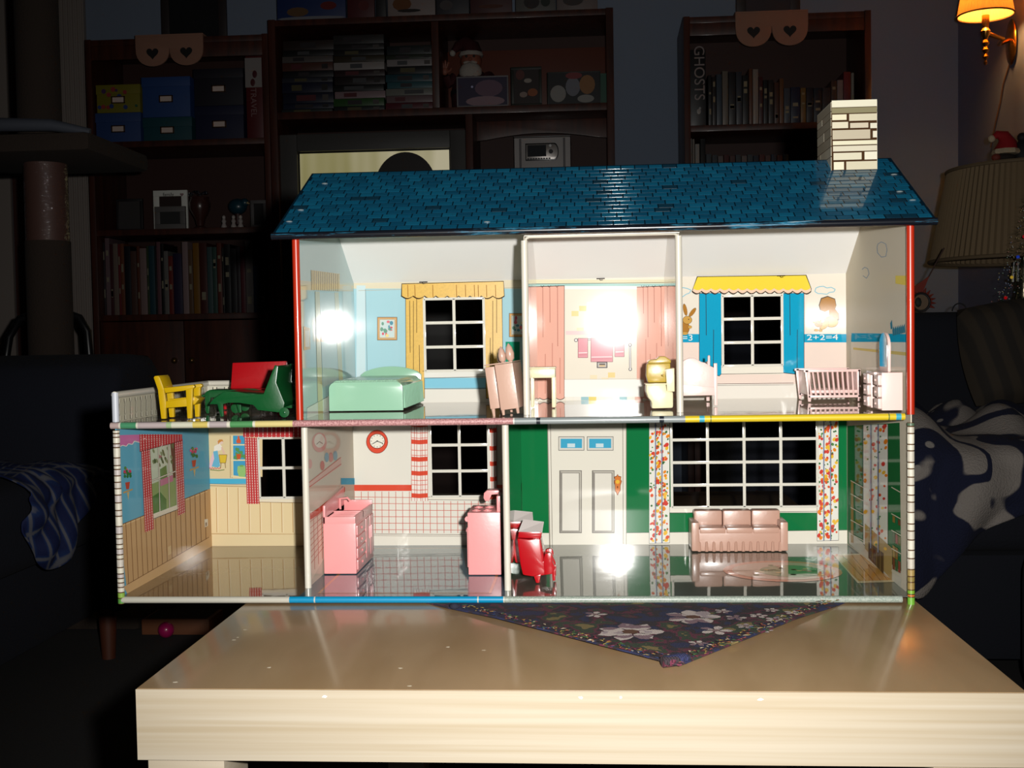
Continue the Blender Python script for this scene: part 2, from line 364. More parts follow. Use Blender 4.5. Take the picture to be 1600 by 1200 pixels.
# rug and hearth printed on the living room floor
P = Sheet(2, H0, 1)
def ov(cx, cy_, rx, ry, n=28): return [(cx+rx*math.cos(2*PI*i/n), cy_+ry*math.sin(2*PI*i/n)) for i in range(n)]
P.mb.add([(x, y, H0+.0003) for x, y in ov(.408, .098, .052, .046)], [list(range(28))], tinf((216, 130, 96), .9))
P.mb.add([(x, y, H0+.0004) for x, y in ov(.409, .098, .045, .038)], [list(range(28))], tinf((206, 178, 158), .9))
P.mb.add([(x, y, H0+.0005) for x, y in ov(.416, .096, .028, .026)], [list(range(28))], tinf((92, 142, 86), .9))
for i in range(26):
    a = random.uniform(0, 2*PI); r = random.uniform(.2, 1); x = .412+.036*r*math.cos(a); y = .097+.031*r*math.sin(a)
    P.mb.add([(x+u, y+v, H0+.0006) for u, v in ov(0, 0, .0026, .0022, 8)], [list(range(8))], tinf(random.choice([(60, 130, 70), (210, 110, 110), (226, 190, 120), (50, 110, 60)]), .9))
P.build('printed_rug', gf, HL)
P.rect((0, 0, 0), 0, 0, 1, 1) if 0 else None
hp = [(1303, 868), (1372, 866), (1398, 906), (1342, 908)]
P.poly(0, [(1301, 866), (1378, 864), (1402, 909), (1340, 911)], 3, tinf((214, 200, 160), .9))
P.poly(0, hp, 4, tinf((206, 150, 66), .9))
for i in range(1, 5):
    t = i/5; P.line((150, 96, 40), [(1303+69*t, 868-2*t), (1342+56*t, 908-2*t)], .7, 5)
P.build('printed_hearth', gf, HL)
# rolled front edges, one band after another
def bands(parent, zc, lst, yy=.0):
    for x0, x1, c in lst:
        a = on(1, x0, 900, yy).x; b = on(1, x1, 900, yy).x
        m = c if not isinstance(c, tuple) else mat(c, .4, .5, 0, .7, .12)
        hb(MB().cyl((a, yy, zc), (b, yy, zc), .0028, n=14, m=m), 'edge_band', parent)
gs = speck((150, 164, 152), (184, 192, 180)); pk = speck((176, 118, 120), (222, 168, 166))
bl = (0, 150, 200); 
bands(gf, H0-.0027, [(190, 452, (206, 202, 188)), (452, 490.5, bl), (490.5, 492.5, (220, 215, 200)), (492.5, 745.5, bl), (745.5, 747.5, (220, 215, 200)), (747.5, 786, bl), (786, 788, (220, 215, 200)), (788, 1409, gs)])
gy = (150, 158, 158); ye = (236, 206, 40); dk = (30, 38, 48); lb = (70, 180, 205)
bands(uf, ZM-.0028, [(181, 194, (196, 172, 168)), (194, 197, (228, 222, 205)), (197, 221, (76, 150, 108)), (221, 224, (228, 222, 205)), (224, 268, (196, 180, 180)), (268, 276, (170, 196, 150)), (276, 309, (222, 222, 200)), (309, 332, (226, 204, 110)), (332, 335, (235, 230, 210)), (335, 362, (192, 178, 178)), (362, 367, (235, 230, 210)), (367, 402, (88, 156, 96)), (402, 406, (235, 230, 210)), (406, 464, (232, 214, 140)),
   (464, 806, pk), (806, 808, (240, 235, 225)), (808, 842, gy), (842, 848, dk), (848, 1033, gy), (1033, 1040, dk), (1040, 1073, gy), (1073, 1095, ye), (1095, 1103, lb), (1103, 1112, ye), (1112, 1113.5, (90, 110, 60)), (1113.5, 1388, ye), (1388, 1390, (110, 130, 60)), (1390, 1400, ye), (1400, 1408, lb), (1408, 1414, ye)])
# side walls, gables, partitions
zf = H0+.2963; zr = H0+.3616; yr = .088; zb = ZB
gab = [(0, ZM), (D_, ZM), (D_, zb), (yr, zr-.001), (0, zf)]
lg = hb(MB().prism(gab, 'x', -.0008, 0, tin((178, 206, 206))), 'bedroom_gable_wall', smooth=False)
rg = hb(MB().prism([(0, H0), (D_, H0), (D_, zb), (yr, zr-.001), (0, zf)], 'x', W_, W_+.0008, tin((222, 212, 192), .86, .2, .1)), 'end_gable_wall', smooth=False)
wl = hb(MB().box(XW-.0008, XW, 0, D_, H0, ZR, tin((108, 180, 206), .8, .05, .2)), 'wing_side_wall', smooth=False)
wr = hb(MB().box(XW, -.001, D_, D_+.0008, ZM, ZR, tin((206, 202, 186))), 'terrace_rear_parapet', smooth=False)
dv1 = hb(MB().box(XD1-.0006, XD1, .034, D_, H0, ZM-.001, tin((222, 210, 190), .8, .05, .3)), 'kitchen_partition', smooth=False)
dv2 = hb(MB().box(XD2-.0006, XD2, .023, D_, H0, ZM-.001, tin((38, 128, 78))), 'living_room_partition', smooth=False)
du1 = hb(MB().prism([(.03, ZM), (D_, ZM), (D_, zb), (yr+.01, zr-.012), (.03, H0+.296)], 'x', XU1-.0006, XU1, tin((226, 214, 198))), 'bathroom_partition', smooth=False)
du2 = hb(MB().prism([(.04, ZM), (D_, ZM), (D_, zb), (yr+.01, zr-.012), (.04, H0+.296)], 'x', XU2, XU2+.0006, tin((226, 214, 198))), 'nursery_partition', smooth=False)
wtb = mat((236, 230, 214), .35, .5, 0, .72, .1)
for par, x, y, z0, z1 in ((dv1, XD1, .032, H0, ZM-.003), (dv2, XD2, .022, H0, ZM-.003), (du1, XU1, .028, ZM, H0+.2925), (du2, XU2, .038, ZM, H0+.2945)):
    hb(MB().cyl((x, y, z0+.0002), (x, y, z1), .0029, n=14, m=wtb), 'rolled_edge', par)
za = H0+.2955
hb(MB().tube([(XU1+.001, .028, H0+.292), (XU1+.0016, .028, za-.0012), (XU1+.004, .028, za), (XU2-.004, .036, za+.0008), (XU2-.001, .038, za-.0002), (XU2-.0006, .038, H0+.293)], .0012, wtb, 8), 'top_bar', du1)
hb(MB().box(XU1, XU2, .026, .029, za+.0005, za+.0015, wtb), 'top_lip', du1)
red = mat((206, 50, 22), .32, .6, 0, .62, .08)
hb(MB().cyl((.0004, 0, ZM+.0003), (.0004, 0, zf-.001), .0031, n=16, m=red), 'corner_tube', lg)['label'] = 'glossy red rolled front corner'
hb(MB().cyl((W_, 0, ZM-.001), (W_, 0, zf-.001), .0031, n=16, m=red), 'corner_tube', rg)['label'] = 'glossy red rolled front corner'
# stone patterned lower corners, stone by stone
def stones(parent, x, ylist, z_of, cols, r=.0029):
    zz = [z_of(y) for y in ylist]
    hb(MB().cyl((x, 0, zz[-1]), (x, 0, zz[0]), r*.9, n=14, m=brn), 'corner_core', parent)
    for i, (a, b) in enumerate(zip(zz, zz[1:])):
        c = cols[i % len(cols)] if not callable(cols) else cols(i)
        hb(MB().cyl((x, 0, a-.0005), (x, 0, b+.0005), r, n=14, m=mat(c, .4, .4, 0, .72, .12, var=.12, vscale=300)), 'stone', parent)
zl = lambda v: on(1, 182+(v-640)*.05, v, 0).z
ly = [672, 677, 683, 693, 699, 715, 727, 733, 743, 753, 763, 773, 785, 797, 806, 822, 834, 841, 850, 857, 866, 873, 886, 896, 903, 910, 917, 925, 934, 943]
lc = lambda i: [(226, 220, 202), (216, 208, 196), (232, 226, 208), (210, 200, 196)][i % 4] if i < 27 else [(150, 190, 80), (96, 160, 70)][i-27]
stones(wl, XW, ly, zl, lc)
zr_ = lambda v: on(1, 1417, v, 0).z
ryl = [660, 666, 677, 694, 704, 722, 732, 745, 758, 773, 784, 800, 818, 829, 843, 859, 872, 889, 900, 909, 921, 928, 932, 946]
rc = lambda i: (96, 120, 96) if i == 0 else [(228, 222, 204), (214, 206, 190), (234, 228, 210)][i % 3] if i < 17 else [(176, 150, 90), (150, 130, 70), (160, 136, 76), (130, 180, 50), (226, 130, 50), (120, 184, 60)][min(5, i-17)]
stones(rg, W_, ryl, zr_, rc)
# terrace parapet: rails and printed balusters
rail = mat((230, 224, 208), .4, .4, 0, .72, .12)
hb(MB().cyl((XW, -.001, ZR), (XW, D_, ZR), .0029, n=12, m=rail), 'rail', wl)
hb(MB().cyl((XW, D_, ZR), (-.002, D_, ZR), .0029, n=12, m=rail), 'rail', wr)
hb(MB().cyl((XW, 0, ZM+.0004), (XW, 0, ZR+.002), .0029, n=14, m=mat((206, 210, 220), .4, .4, 0, .72)), 'corner_post', wl)
bal = tin((224, 218, 196)); par = tin((196, 190, 168))
prof = [(.0016, 0), (.0016, .0035), (.0007, .0042), (.0013, .006), (.0007, .0135), (.0011, .015), (.0016, .0158), (.0016, .018)]
hb(MB().add([(XW+.0001, 0, ZM), (XW+.0001, D_, ZM), (XW+.0001, D_, ZR), (XW+.0001, 0, ZR)], [(0, 1, 2, 3)], par), 'parapet_print', wl, smooth=False)
for i in range(19):
    y = .008+i*.0118
    q = [(y+r, ZM+.001+z) for r, z in prof] + [(y-r, ZM+.001+z) for r, z in prof[::-1]]
    q2 = [(y+r*1.4+.0002, ZM+.0008+z) for r, z in prof] + [(y-r*1.4-.0002, ZM+.0008+z) for r, z in prof[::-1]]
    hb(MB().add([(XW+.00022, a, b) for a, b in q2], [list(range(len(q2)))], blk).add([(XW+.00034, a, b) for a, b in q], [list(range(len(q)))], bal), 'baluster', wl, smooth=False)
for i in range(12):
    x = XW+.008+i*.0122
    q = [(x+r, ZM+.001+z) for r, z in prof] + [(x-r, ZM+.001+z) for r, z in prof[::-1]]
    q2 = [(x+r*1.4+.0002, ZM+.0008+z) for r, z in prof] + [(x-r*1.4-.0002, ZM+.0008+z) for r, z in prof[::-1]]
    hb(MB().add([(a, D_-.00022, b) for a, b in q2], [list(range(len(q2)))], blk).add([(a, D_-.00034, b) for a, b in q], [list(range(len(q)))], bal), 'baluster', wr, smooth=False)
# roof: front slope, inner rear slope, shingles, rolled eave, chimney
def slope_pt(s, t, dz=0):
    "s along the slope 0 eave..1 ridge, t across 0..1"
    xl = -.0158+(-.006+.0158)*s; xr = .5107+(.5015-.5107)*s
    return Vector((xl+(xr-xl)*t, -.012+(.100)*s, H0+.2990+(.0626)*s + dz))
rbase = tin((6, 26, 38), 1.0)
pts = [slope_pt(0, 0), slope_pt(0, 1), slope_pt(1, 1), slope_pt(1, 0)]
roof = hb(MB().hull8(pts, [p-Vector((0, 0, .0011)) for p in pts], rbase), 'roof', smooth=False)
pts2 = [Vector((-.006, .088, H0+.3616)), Vector((.5015, .088, H0+.3616)), Vector((.507, D_+.012, H0+.2634)), Vector((-.012, D_+.012, H0+.2634))]
hb(MB().hull8([p-Vector((0, 0, .0011)) for p in pts2], pts2, tin((242, 241, 238), 1.0, .2, .3)), 'rear_roof_slope', smooth=False)
NR, NC = 16, 42; blues = [mat(c, .4, 1.0, 0, 1.0, .05, spec=.12) for c in ((10, 74, 102), (12, 80, 108), (10, 66, 92), (14, 84, 112), (12, 70, 96))]; drk = mat((10, 48, 66), .34, 1.0, 0, 1.0, .05)
stuffmb = MB(); cnt = 0; offs = [0, .5, .25, .75]
nrm = Vector((0, -.0626, .100)).normalized()
for r in range(NR):
    s0 = .028+.965*r/NR; s1 = .028+.965*(r+1)/NR-.010
    o0 = offs[r % 4]/NC
    for c in range(-1, NC+1):
        t0 = max(.004, o0+c/NC+.0010); t1 = min(.996, o0+(c+1)/NC-.0010)
        if t1-t0 < .003: continue
        m = drk if random.random() < .035 else random.choice(blues)
        q = [slope_pt(s0, t0), slope_pt(s0, t1), slope_pt(s1, t1), slope_pt(s1, t0)]
        q = [p + nrm*.00025 for p in q]; lo = [p - nrm*.0002 for p in q]
        if cnt < 298: hb(MB().hull8(q, lo, m), 'shingle', roof, smooth=False); cnt += 1
        else: stuffmb.hull8(q, lo, m)
so = hb(stuffmb, 'upper_shingles', roof, smooth=False); so['kind'] = 'stuff'
def eave_mat():
    def f(nt, b):
        n = nd(nt, 'ShaderNodeTexNoise', Scale=14.0, Detail=6.0, Roughness=.75); nt.links.new(coords(nt, (1, 1, 14)), n.inputs['Vector'])
        r = ramp(nt, n.outputs['Fac'], [(.52, L((14, 17, 24))), (.60, L((40, 110, 140))), (.66, L((150, 160, 165)))]); nt.links.new(r.outputs[0], b.inputs['Base Color'])
    return ramp_mat(f, .25, .6)
hb(MB().cyl((-.0160, -.0128, H0+.2972), (.5110, -.0128, H0+.2972), .0029, n=16, m=eave_mat()), 'rolled_eave', roof)['label'] = 'worn black rolled eave edge'
for s, t in ((.80, .035), (.36, .022), (.18, .015), (.70, .985), (.42, .975), (.28, .985), (.1, .33)):
    p = slope_pt(s, t, .0006); hb(MB().ell(p, (.0028, .0009, .0006), mat((170, 180, 180), .3, 0, .6), 8, ), 'bent_tab', roof)
# chimney
ch0 = on(1, 1300, 265, .068); chx0 = on(1, 1299, 262, .068).x; chx1 = on(1, 1371, 260, .068).x; czt = on(1, 1330, 159, .068).z; czb = on(1, 1330, 266, .068).z-.004
chim = hb(MB().box(chx0+.0003, chx1-.0003, .0683, .128, czb, czt-.0003, tin((70, 48, 30))), 'chimney', smooth=False)
st = lambda c: tin(c, .74)
def crop3(q): return (1260+q[0]/4, 140+q[1]/4)
fr = [((155, 65), (431, 110)), ((155, 112), (431, 148)), ((158, 153), (252, 195)), ((264, 149), (435, 197)), ((158, 200), (262, 246)), ((270, 205), (388, 243)), ((396, 205), (437, 246)), ((160, 251), (400, 312)), ((412, 254), (438, 304)), ((162, 318), (440, 346)), ((163, 350), (440, 386)), ((166, 393), (346, 442)), ((360, 384), (441, 441)), ((168, 449), (236, 506)), ((246, 446), (447, 502))]
cc = [(244, 238, 214), (150, 142, 110), (246, 238, 206), (226, 216, 188), (236, 226, 200), (220, 208, 184), (238, 232, 210), (206, 194, 170), (240, 232, 210), (240, 234, 204), (228, 220, 196), (230, 222, 196), (244, 238, 216), (244, 238, 210), (222, 214, 186)]
for (a, b), c in zip(fr, cc):
    p = on(1, *crop3(a), .0683); q = on(1, *crop3(b), .0683)
    x0 = max(p.x, chx0); x1 = min(q.x, chx1) if b[0] < 425 else chx1
    hb(MB().box(x0+.0003, x1-.0003, .0675, .0685, q.z+.0007, p.z-.0007, st(c)), 'stone', chim, smooth=False)
zs = [czt, czt-.0075, czt-.0135, czt-.0205, czt-.0285, czt-.037, czt-.0455, czb]
for i, (a, b) in enumerate(zip(zs, zs[1:])):
    ys = [.0685, .128] if i % 2 == 0 else [.0685, .098+.008*(i % 3), .128]
    for y0, y1 in zip(ys, ys[1:]):
        hb(MB().box(chx0-.0001, chx0+.0006, y0+.0003, y1-.0005, b+.0004, a-.0004, st(random.choice([(214, 204, 182), (190, 178, 156), (226, 218, 196)]))), 'stone', chim, smooth=False)
        hb(MB().box(chx1-.0006, chx1+.0001, y0+.0003, y1-.0005, b+.0004, a-.0004, st((214, 204, 182))), 'stone', chim, smooth=False)
hb(MB().box(chx0, chx1, .0685, .128, czt-.0004, czt+.0002, st((230, 224, 204))), 'chimney_cap', chim, smooth=False)

# ------------------------------------------------------------------ artwork printed on the walls
B = Sheet(1, D_, -1)
def mk(ox, oy, s): return lambda pts: [(ox+a/s, oy+b/s) for a, b in pts]
z1 = mk(460, 350, 3.75); z2 = mk(760, 350, 3.75); z3 = mk(1050, 340, 3.6375); z4 = mk(160, 560, 3); z5 = mk(460, 650, 3.872); z6 = mk(780, 650, 3.871); z7 = mk(1040, 650, 3.87)
ink = (52, 40, 34); yel = (226, 180, 70); redc = (206, 66, 66); blu = (24, 160, 200)
def framed(parent, x0, y0, x1, y1, seed):
    R = random.Random(seed)
    B.rect(ink, x0-.6, y0-.6, x1+.6, y1+.6, 1).rect((214, 160, 100), x0, y0, x1, y1, 2).rect((240, 226, 196), x0+2.2, y0+2.2, x1-2.2, y1-2.2, 3).line(ink, [(x0+3, y0+3), (x1-3, y0+3), (x1-3, y1-3), (x0+3, y1-3), (x0+3, y0+3)], .6, 4).rect((206, 222, 222), x0+4.2, y0+4.2, x1-4.2, y1-4.2, 5)
    for i in range(14):
        a = x0+6+R.random()*(x1-x0-12); b = y0+6+R.random()*(y1-y0-12)
        B.disc(R.choice([(220, 90, 110), (226, 120, 130), (90, 150, 170), (110, 160, 140), (240, 220, 150)]), a, b, R.uniform(1.4, 3), R.uniform(1.2, 3.4), 6, 9)
    B.build('printed_picture', parent, HL)
# bedroom
B.rect((226, 216, 190), 540, 437, 835, 451, 1).line((190, 186, 170), [(560, 454), (634, 452)], .8, 2).line((190, 186, 170), [(787, 450), (830, 449)], .8, 2)
B.rect((236, 232, 222), 540, 608, 840, 640, 1).line(ink, [(560, 608.5), (840, 606)], .7, 2); B.build('printed_skirting', bed_w, HL)
B.line((130, 150, 156), [(571, 452), (574, 600)], .8, 2).rect((206, 226, 230), 557, 446, 571, 620, 1); B.build('printed_corner', bed_w, HL)
framed(bed_w, 590, 496, 620, 531, 1); framed(bed_w, 796, 490, 824, 526, 2)
B.rect((36, 150, 116), 790, 534, 812, 575, 2); B.build('printed_headboard', bed_w, HL)
def curtain(parent, poly, col, lines, name, lay=3, lc=ink, m=None):
    B.poly(ink, [(x+(-.7 if i in (0, 3) else .7), y+(-.5 if i < 2 else .8)) for i, (x, y) in enumerate(poly)], lay) if len(poly) == 4 else None
    B.poly(col, poly, lay+1, m)
    for l in lines: B.line(lc, l, .8, lay+2)
    B.build(name, parent, HL)
ym = tinv = mat(yel, .38, 1.0, 0, .86, .045, var=.16, vscale=500)
curtain(bed_w, [(634, 458), (662, 458), (663, 622), (635, 622)], yel, [[(640, 470), (641, 551)], [(651, 466), (651, 520)], [(655, 539), (656, 600)], [(646, 470), (646, 600)]], 'curtain_image', m=ym)
curtain(bed_w, [(756, 460), (784, 458), (786, 622), (760, 622)], yel, [[(776, 464), (776, 520)], [(770, 470), (770, 600)], [(766, 528), (766, 610)], [(779, 545), (780, 590)]], 'curtain_image', m=ym)
B.poly(ink, [(627.4, 443), (787, 439), (788.6, 463)]+[(x, y+.9) for x, y in wave(788, 627, 462.6, 4, 9)]+[(626.5, 464)], 6)
B.poly(yel, [(628.3, 444), (786.4, 440), (787.6, 462)]+wave(787.6, 628, 462, 3.8, 9), 7, ym)
for x in (637, 648, 676, 713, 727, 741, 747, 760, 774): B.line((150, 96, 40), [(x, 445), (x+.6, 464)], .9, 8)
B.build('printed_valance', bed_w, HL)
B.rect((236, 234, 226), 661, 463, 757, 468, 3); B.build('printed_head', bed_w, HL); B.rect((236, 234, 226), 660, 578, 759, 590, 3).line(ink, [(660, 580), (759, 577.5)], .7, 4).line(ink, [(664, 591), (759, 588.5)], .7, 4).rect((140, 205, 228), 664, 591, 759, 606, 3); B.build('printed_sill', bed_w, HL)
# bathroom
CO[:] = [.55, .065]
B.rect((224, 218, 186), 815, 437, 1062, 443, 1).rect((168, 206, 200), 815, 443, 1062, 447, 1).line(ink, [(820, 444), (1060, 441)], .6, 2).rect((246, 244, 236), 815, 447, 1062, 452, 1); B.build('printed_curtain_rail', bath_w, HL)
pkc = (232, 176, 158)
def pkm(): return tin(pkc)
for x0, x1, ls in ((818, 881.5, (833, 848, 859, 871)), (995, 1050, (1005, 1012, 1022, 1033, 1042))):
    B.poly(ink, [(x0, 448), (x1+.7, 446), (x1+.7, 622)]+wave(x1, x0, 622.6, 2.5, 5), 3); B.poly(pkc, [(x0, 449), (x1, 447), (x1, 621)]+wave(x1, x0, 621.5, 2.5, 5), 4, pkm())
    for i, x in enumerate(ls):
        B.line((170, 104, 90), [(x, 448), (x+.4, 490+(i*37) % 60)], .8, 5); B.line((205, 140, 124), [(x+4, 530+(i*23) % 40), (x+4, 615)], 1.2, 5)
        B.line(ink, [(x-3, 446), (x-1, 449), (x+2, 446)], .6, 5)
    B.build('printed_shower_curtain', bath_w, HL)
B.line((90, 80, 90), [(899, 531), (980, 530)], 3, 3).line((226, 220, 220), [(899, 531), (980, 530)], 1.5, 4).disc((90, 80, 90), 900, 531.5, 3, 3, 4).disc((232, 228, 226), 900, 531.5, 2, 2, 5).disc((90, 80, 90), 979, 530.5, 3, 3, 4).disc((232, 228, 226), 979, 530.5, 2, 2, 5)
B.build('printed_towel_rail', bath_w, HL)
for x0, x1, y1 in ((903.5, 918, 558.5), (923.5, 957, 565), (961, 975, 557)):
    B.rect((130, 70, 80), x0-.6, 528.4, x1+.6, y1+.6, 5).rect((226, 156, 166), x0, 529, x1, y1, 6).line((250, 226, 226), [(x0+.6, y1-7), (x1-.6, y1-7.6)], 1.4, 7).line((200, 120, 134), [(x0+1, y1-4), (x1-1, y1-4.4)], .7, 7)
    B.build('printed_towel', bath_w, HL)
B.rect((70, 66, 70), 932.5, 565.5, 949, 575, 4).rect((190, 186, 182), 933.8, 566.6, 947.6, 573.8, 5).rect((110, 100, 96), 936.4, 568, 945.6, 570.6, 6).rect((226, 196, 150), 936.4, 570.6, 945.6, 572.8, 6); B.build('printed_soap_dish', bath_w, HL)
B.line((96, 84, 90), [(984.4, 539), (984.8, 577)], 3.2, 4).line((236, 232, 230), [(984.4, 539), (984.8, 577)], 1.7, 5).disc((96, 84, 90), 984.4, 539, 2.7, 2.7, 5).disc((240, 238, 234), 984.4, 539, 1.6, 1.6, 6).disc((96, 84, 90), 984.8, 577, 2.7, 2.7, 5).disc((240, 238, 234), 984.8, 577, 1.6, 1.6, 6); B.build('printed_grab_bar', bath_w, HL)
B.rect((246, 244, 238), 882, 593, 1006, 620, 6).line((206, 200, 190), [(882, 593), (1006, 591.5)], .7, 7); B.build('printed_bath_tub', bath_w, HL)
tl = random.Random(3)
for i in range(14):
    for j, y in enumerate((620, 626)):
        B.rect(tl.choice([(236, 226, 200), (240, 236, 224), (160, 200, 206), (234, 214, 120), (240, 236, 226), (226, 190, 176), (240, 236, 226)]), 884+i*12, y, 895.6+i*12, y+5.6, 3)
for a, b in ((905, 478), (893, 486), (917, 472), (901, 512), (940, 590), (950, 582), (922, 586)):
    B.rect(tl.choice([(240, 224, 190), (244, 214, 150), (240, 214, 206), (206, 226, 226)]), a, b, a+11, b+8, 1)
B.rect((236, 206, 206), 884, 517, 990, 523, 1); B.build('printed_tiles', bath_w, HL)
# nursery
CO[:] = [.8, .055]
B.rect(blu, 1058, 522, 1100, 535, 2).rect(blu, 1250, 522, 1345, 535, 2).rect((240, 220, 208), 1058, 535, 1126, 600, 1).rect((240, 220, 208), 1126, 580, 1226, 600, 1).rect((240, 220, 208), 1226, 535, 1345, 600, 1).rect((238, 232, 222), 1058, 600, 1345, 640, 2).line(ink, [(1118, 600), (1240, 598.5)], .7, 3).line(ink, [(1118, 602.4), (1240, 601)], .5, 3)
B.build('printed_band', nur_w, HL)
def text(s, x, y, h, col, parent, name='lettering', val=D_-.0009, sx=1.0, shear=0):
    cu = bpy.data.curves.new(name, 'FONT'); cu.body = s; cu.size = h; cu.extrude = .00005; cu.shear = shear
    cu.align_x = 'CENTER'; cu.align_y = 'CENTER'; cu.materials.append(tin(col))
    t_ = bpy.data.objects.new(name, cu); me = bpy.data.meshes.new_from_object(t_)
    o = bpy.data.objects.new(name, me); C.objects.link(o); p = on(1, x, y, val)
    o.location = p - Vector(HL); o.rotation_euler = (PI/2, 0, 0); o.scale = (sx, 1, 1); o.parent = parent; return o
text('2+2=4', 1285, 527.5, .0078, (240, 240, 232), nur_w, sx=1.5); text('1+2=3', 1061, 528.5, .0085, (240, 240, 232), nur_w, sx=1.25)
for x0, x1 in ((1093, 1127), (1224, 1256)):
    B.poly(ink, [(x0-.7, 458), (x1+.7, 458), (x1+.8, 584), (x1-3, 588), (x1-14, 585), (x0-.7, 583)], 3); B.poly(blu, [(x0, 459), (x1, 458), (x1, 583.6), (x1-3, 587), (x1-14, 584), (x0, 582)], 4)
    B.line(ink, [(x0+10, 459), (x0+10.6, 524)], .9, 5).line(ink, [(x0+22, 515), (x0+21.5, 584)], .9, 5); B.build('curtain_image', nur_w, HL)
aw = [(1090, 432.5), (1259, 430), (1266.5, 450)]
B.poly(ink, [(1089, 432)]+[(1260, 429.4), (1268, 451)]+[(x, y+1.2) for x, y in wave(1267.5, 1081, 455, 4, 13)]+[(1081, 455)], 6); B.poly((240, 206, 180), [(1090, 433), (1259, 430.5), (1267, 451)]+wave(1267, 1082, 454.4, 3.8, 13), 7)
B.poly((238, 212, 70), [(1090, 433), (1259, 430.5), (1266, 448)]+wave(1266, 1083, 450.5, 3, 13), 8); B.build('printed_awning', nur_w, HL)
B.rect((238, 232, 218), 1127, 571, 1224, 585, 5).line(ink, [(1128, 573.5), (1224, 572)], .7, 6).line(ink, [(1127, 584.5), (1224, 583)], .7, 6); B.build('printed_sill', nur_w, HL); B.rect((238, 232, 218), 1127, 457, 1224, 463, 5); B.build('printed_head', nur_w, HL)
tanb = (176, 122, 50); tanl = (206, 160, 80)
def blob(pts, col, lay): B.poly(ink, [(x+(x-sum(q[0] for q in pts)/len(pts))*.07, y+(y-sum(q[1] for q in pts)/len(pts))*.07) for x, y in pts], lay); B.poly(col, pts, lay+1)
def ell2(cx, cy_, rx, ry, a=0, n=18): return [(cx+rx*math.cos(2*PI*i/n)*math.cos(a)-ry*math.sin(2*PI*i/n)*math.sin(a), cy_+rx*math.cos(2*PI*i/n)*math.sin(a)+ry*math.sin(2*PI*i/n)*math.cos(a)) for i in range(n)]
blob(ell2(1070.5, 484, 2.9, 9, -.2), tanb, 2); blob(ell2(1082, 488, 2.9, 8, .65), tanb, 2); blob(ell2(1070, 512, 7, 10), tanb, 4); blob(ell2(1074, 500, 7, 6), tanl, 6); blob(ell2(1078, 511, 3, 2.4), tanl, 8); blob(ell2(1070, 521, 5, 2.4), tanl, 8); B.disc(ink, 1076, 499, .9, .9, 9, 8)
B.build('printed_rabbit', nur_w, HL)
# squirrel: tail arch, body, head
blob(z3([(838, 500), (850, 462), (885, 450), (925, 465), (932, 500), (925, 520), (945, 545), (948, 575), (935, 590), (905, 590), (895, 555), (893, 525), (870, 535), (845, 525)]), tanb, 2)
blob(z3(ell2(905, 592, 38, 30, .1)), tanl, 4); blob(z3(ell2(866, 612, 30, 17, -.7)), tanl, 6); blob(z3(ell2(832, 604, 22, 17, .3)), tanb, 8); blob(z3([(803, 602), (801, 590), (818, 596)]), tanl, 9); blob(z3([(838, 592), (848, 580), (850, 598)]), tanl, 9); blob(z3(ell2(820, 640, 12, 7)), tanl, 10); blob(z3(ell2(845, 642, 10, 7)), tanl, 10)
B.disc(ink, *z3([(822, 600)])[0], .8, .8, 11, 8); B.build('printed_squirrel', nur_w, HL)
for pts in ([(812, 420), (818, 400), (838, 392), (860, 390), (880, 400), (905, 396), (928, 408), (920, 422), (895, 425), (880, 436), (850, 432), (830, 432), (812, 420)], [(40, 405), (62, 398), (85, 402), (108, 412), (100, 428), (80, 436), (60, 450), (40, 452)]):
    B.line((120, 190, 214), z3(pts), 1.1, 2)
    B.build('printed_cloud', nur_w, HL)
for par_, u, v in ((bed_w, 661, 441), (bath_w, 938, 435.5), (nur_w, 1220, 431)):
    B.line((40, 30, 26), [(u-6, v), (u+7, v-.4)], 1.6, 9).line((60, 44, 34), [(u-2, v-.6), (u, v+2.4), (u+4, v+1.6)], 1.1, 10); B.build('tab_mark', par_, HL)
# gable walls
CO[:] = [.3, .06]
G = Sheet(0, W_, -1); G.cl = H0+.00005
G.poly(blu, z3([(1020, 656), (1330, 662), (1330, 708), (1018, 706)]), 2).poly((236, 226, 206), z3([(1018, 706), (1330, 710), (1330, 900), (1018, 870)]), 1).poly((224, 196, 90), z3([(1030, 738), (1330, 765), (1330, 785), (1030, 750)]), 2).poly((226, 206, 110), z3([(1270, 330), (1330, 330), (1330, 385), (1270, 375)]), 2); G.build('printed_band', rg, HL)
for pts in ([(1170, 150), (1190, 138), (1215, 150), (1222, 185), (1215, 220), (1190, 225), (1168, 200), (1165, 170), (1170, 150)], [(1080, 295), (1095, 282), (1112, 290), (1120, 320), (1105, 345), (1085, 330)]):
    G.line((120, 150, 180), z3(pts), .9, 2); G.build('printed_cloud', rg, HL)
for i in range(7):
    x = 1240+i*12; y = 600+(i*37) % 40; G.poly((60, 120, 140), z3([(x, y), (x+10, y-20), (x+14, y+30), (x+3, y+36)]), 2)
G.build('printed_figures', rg, HL)
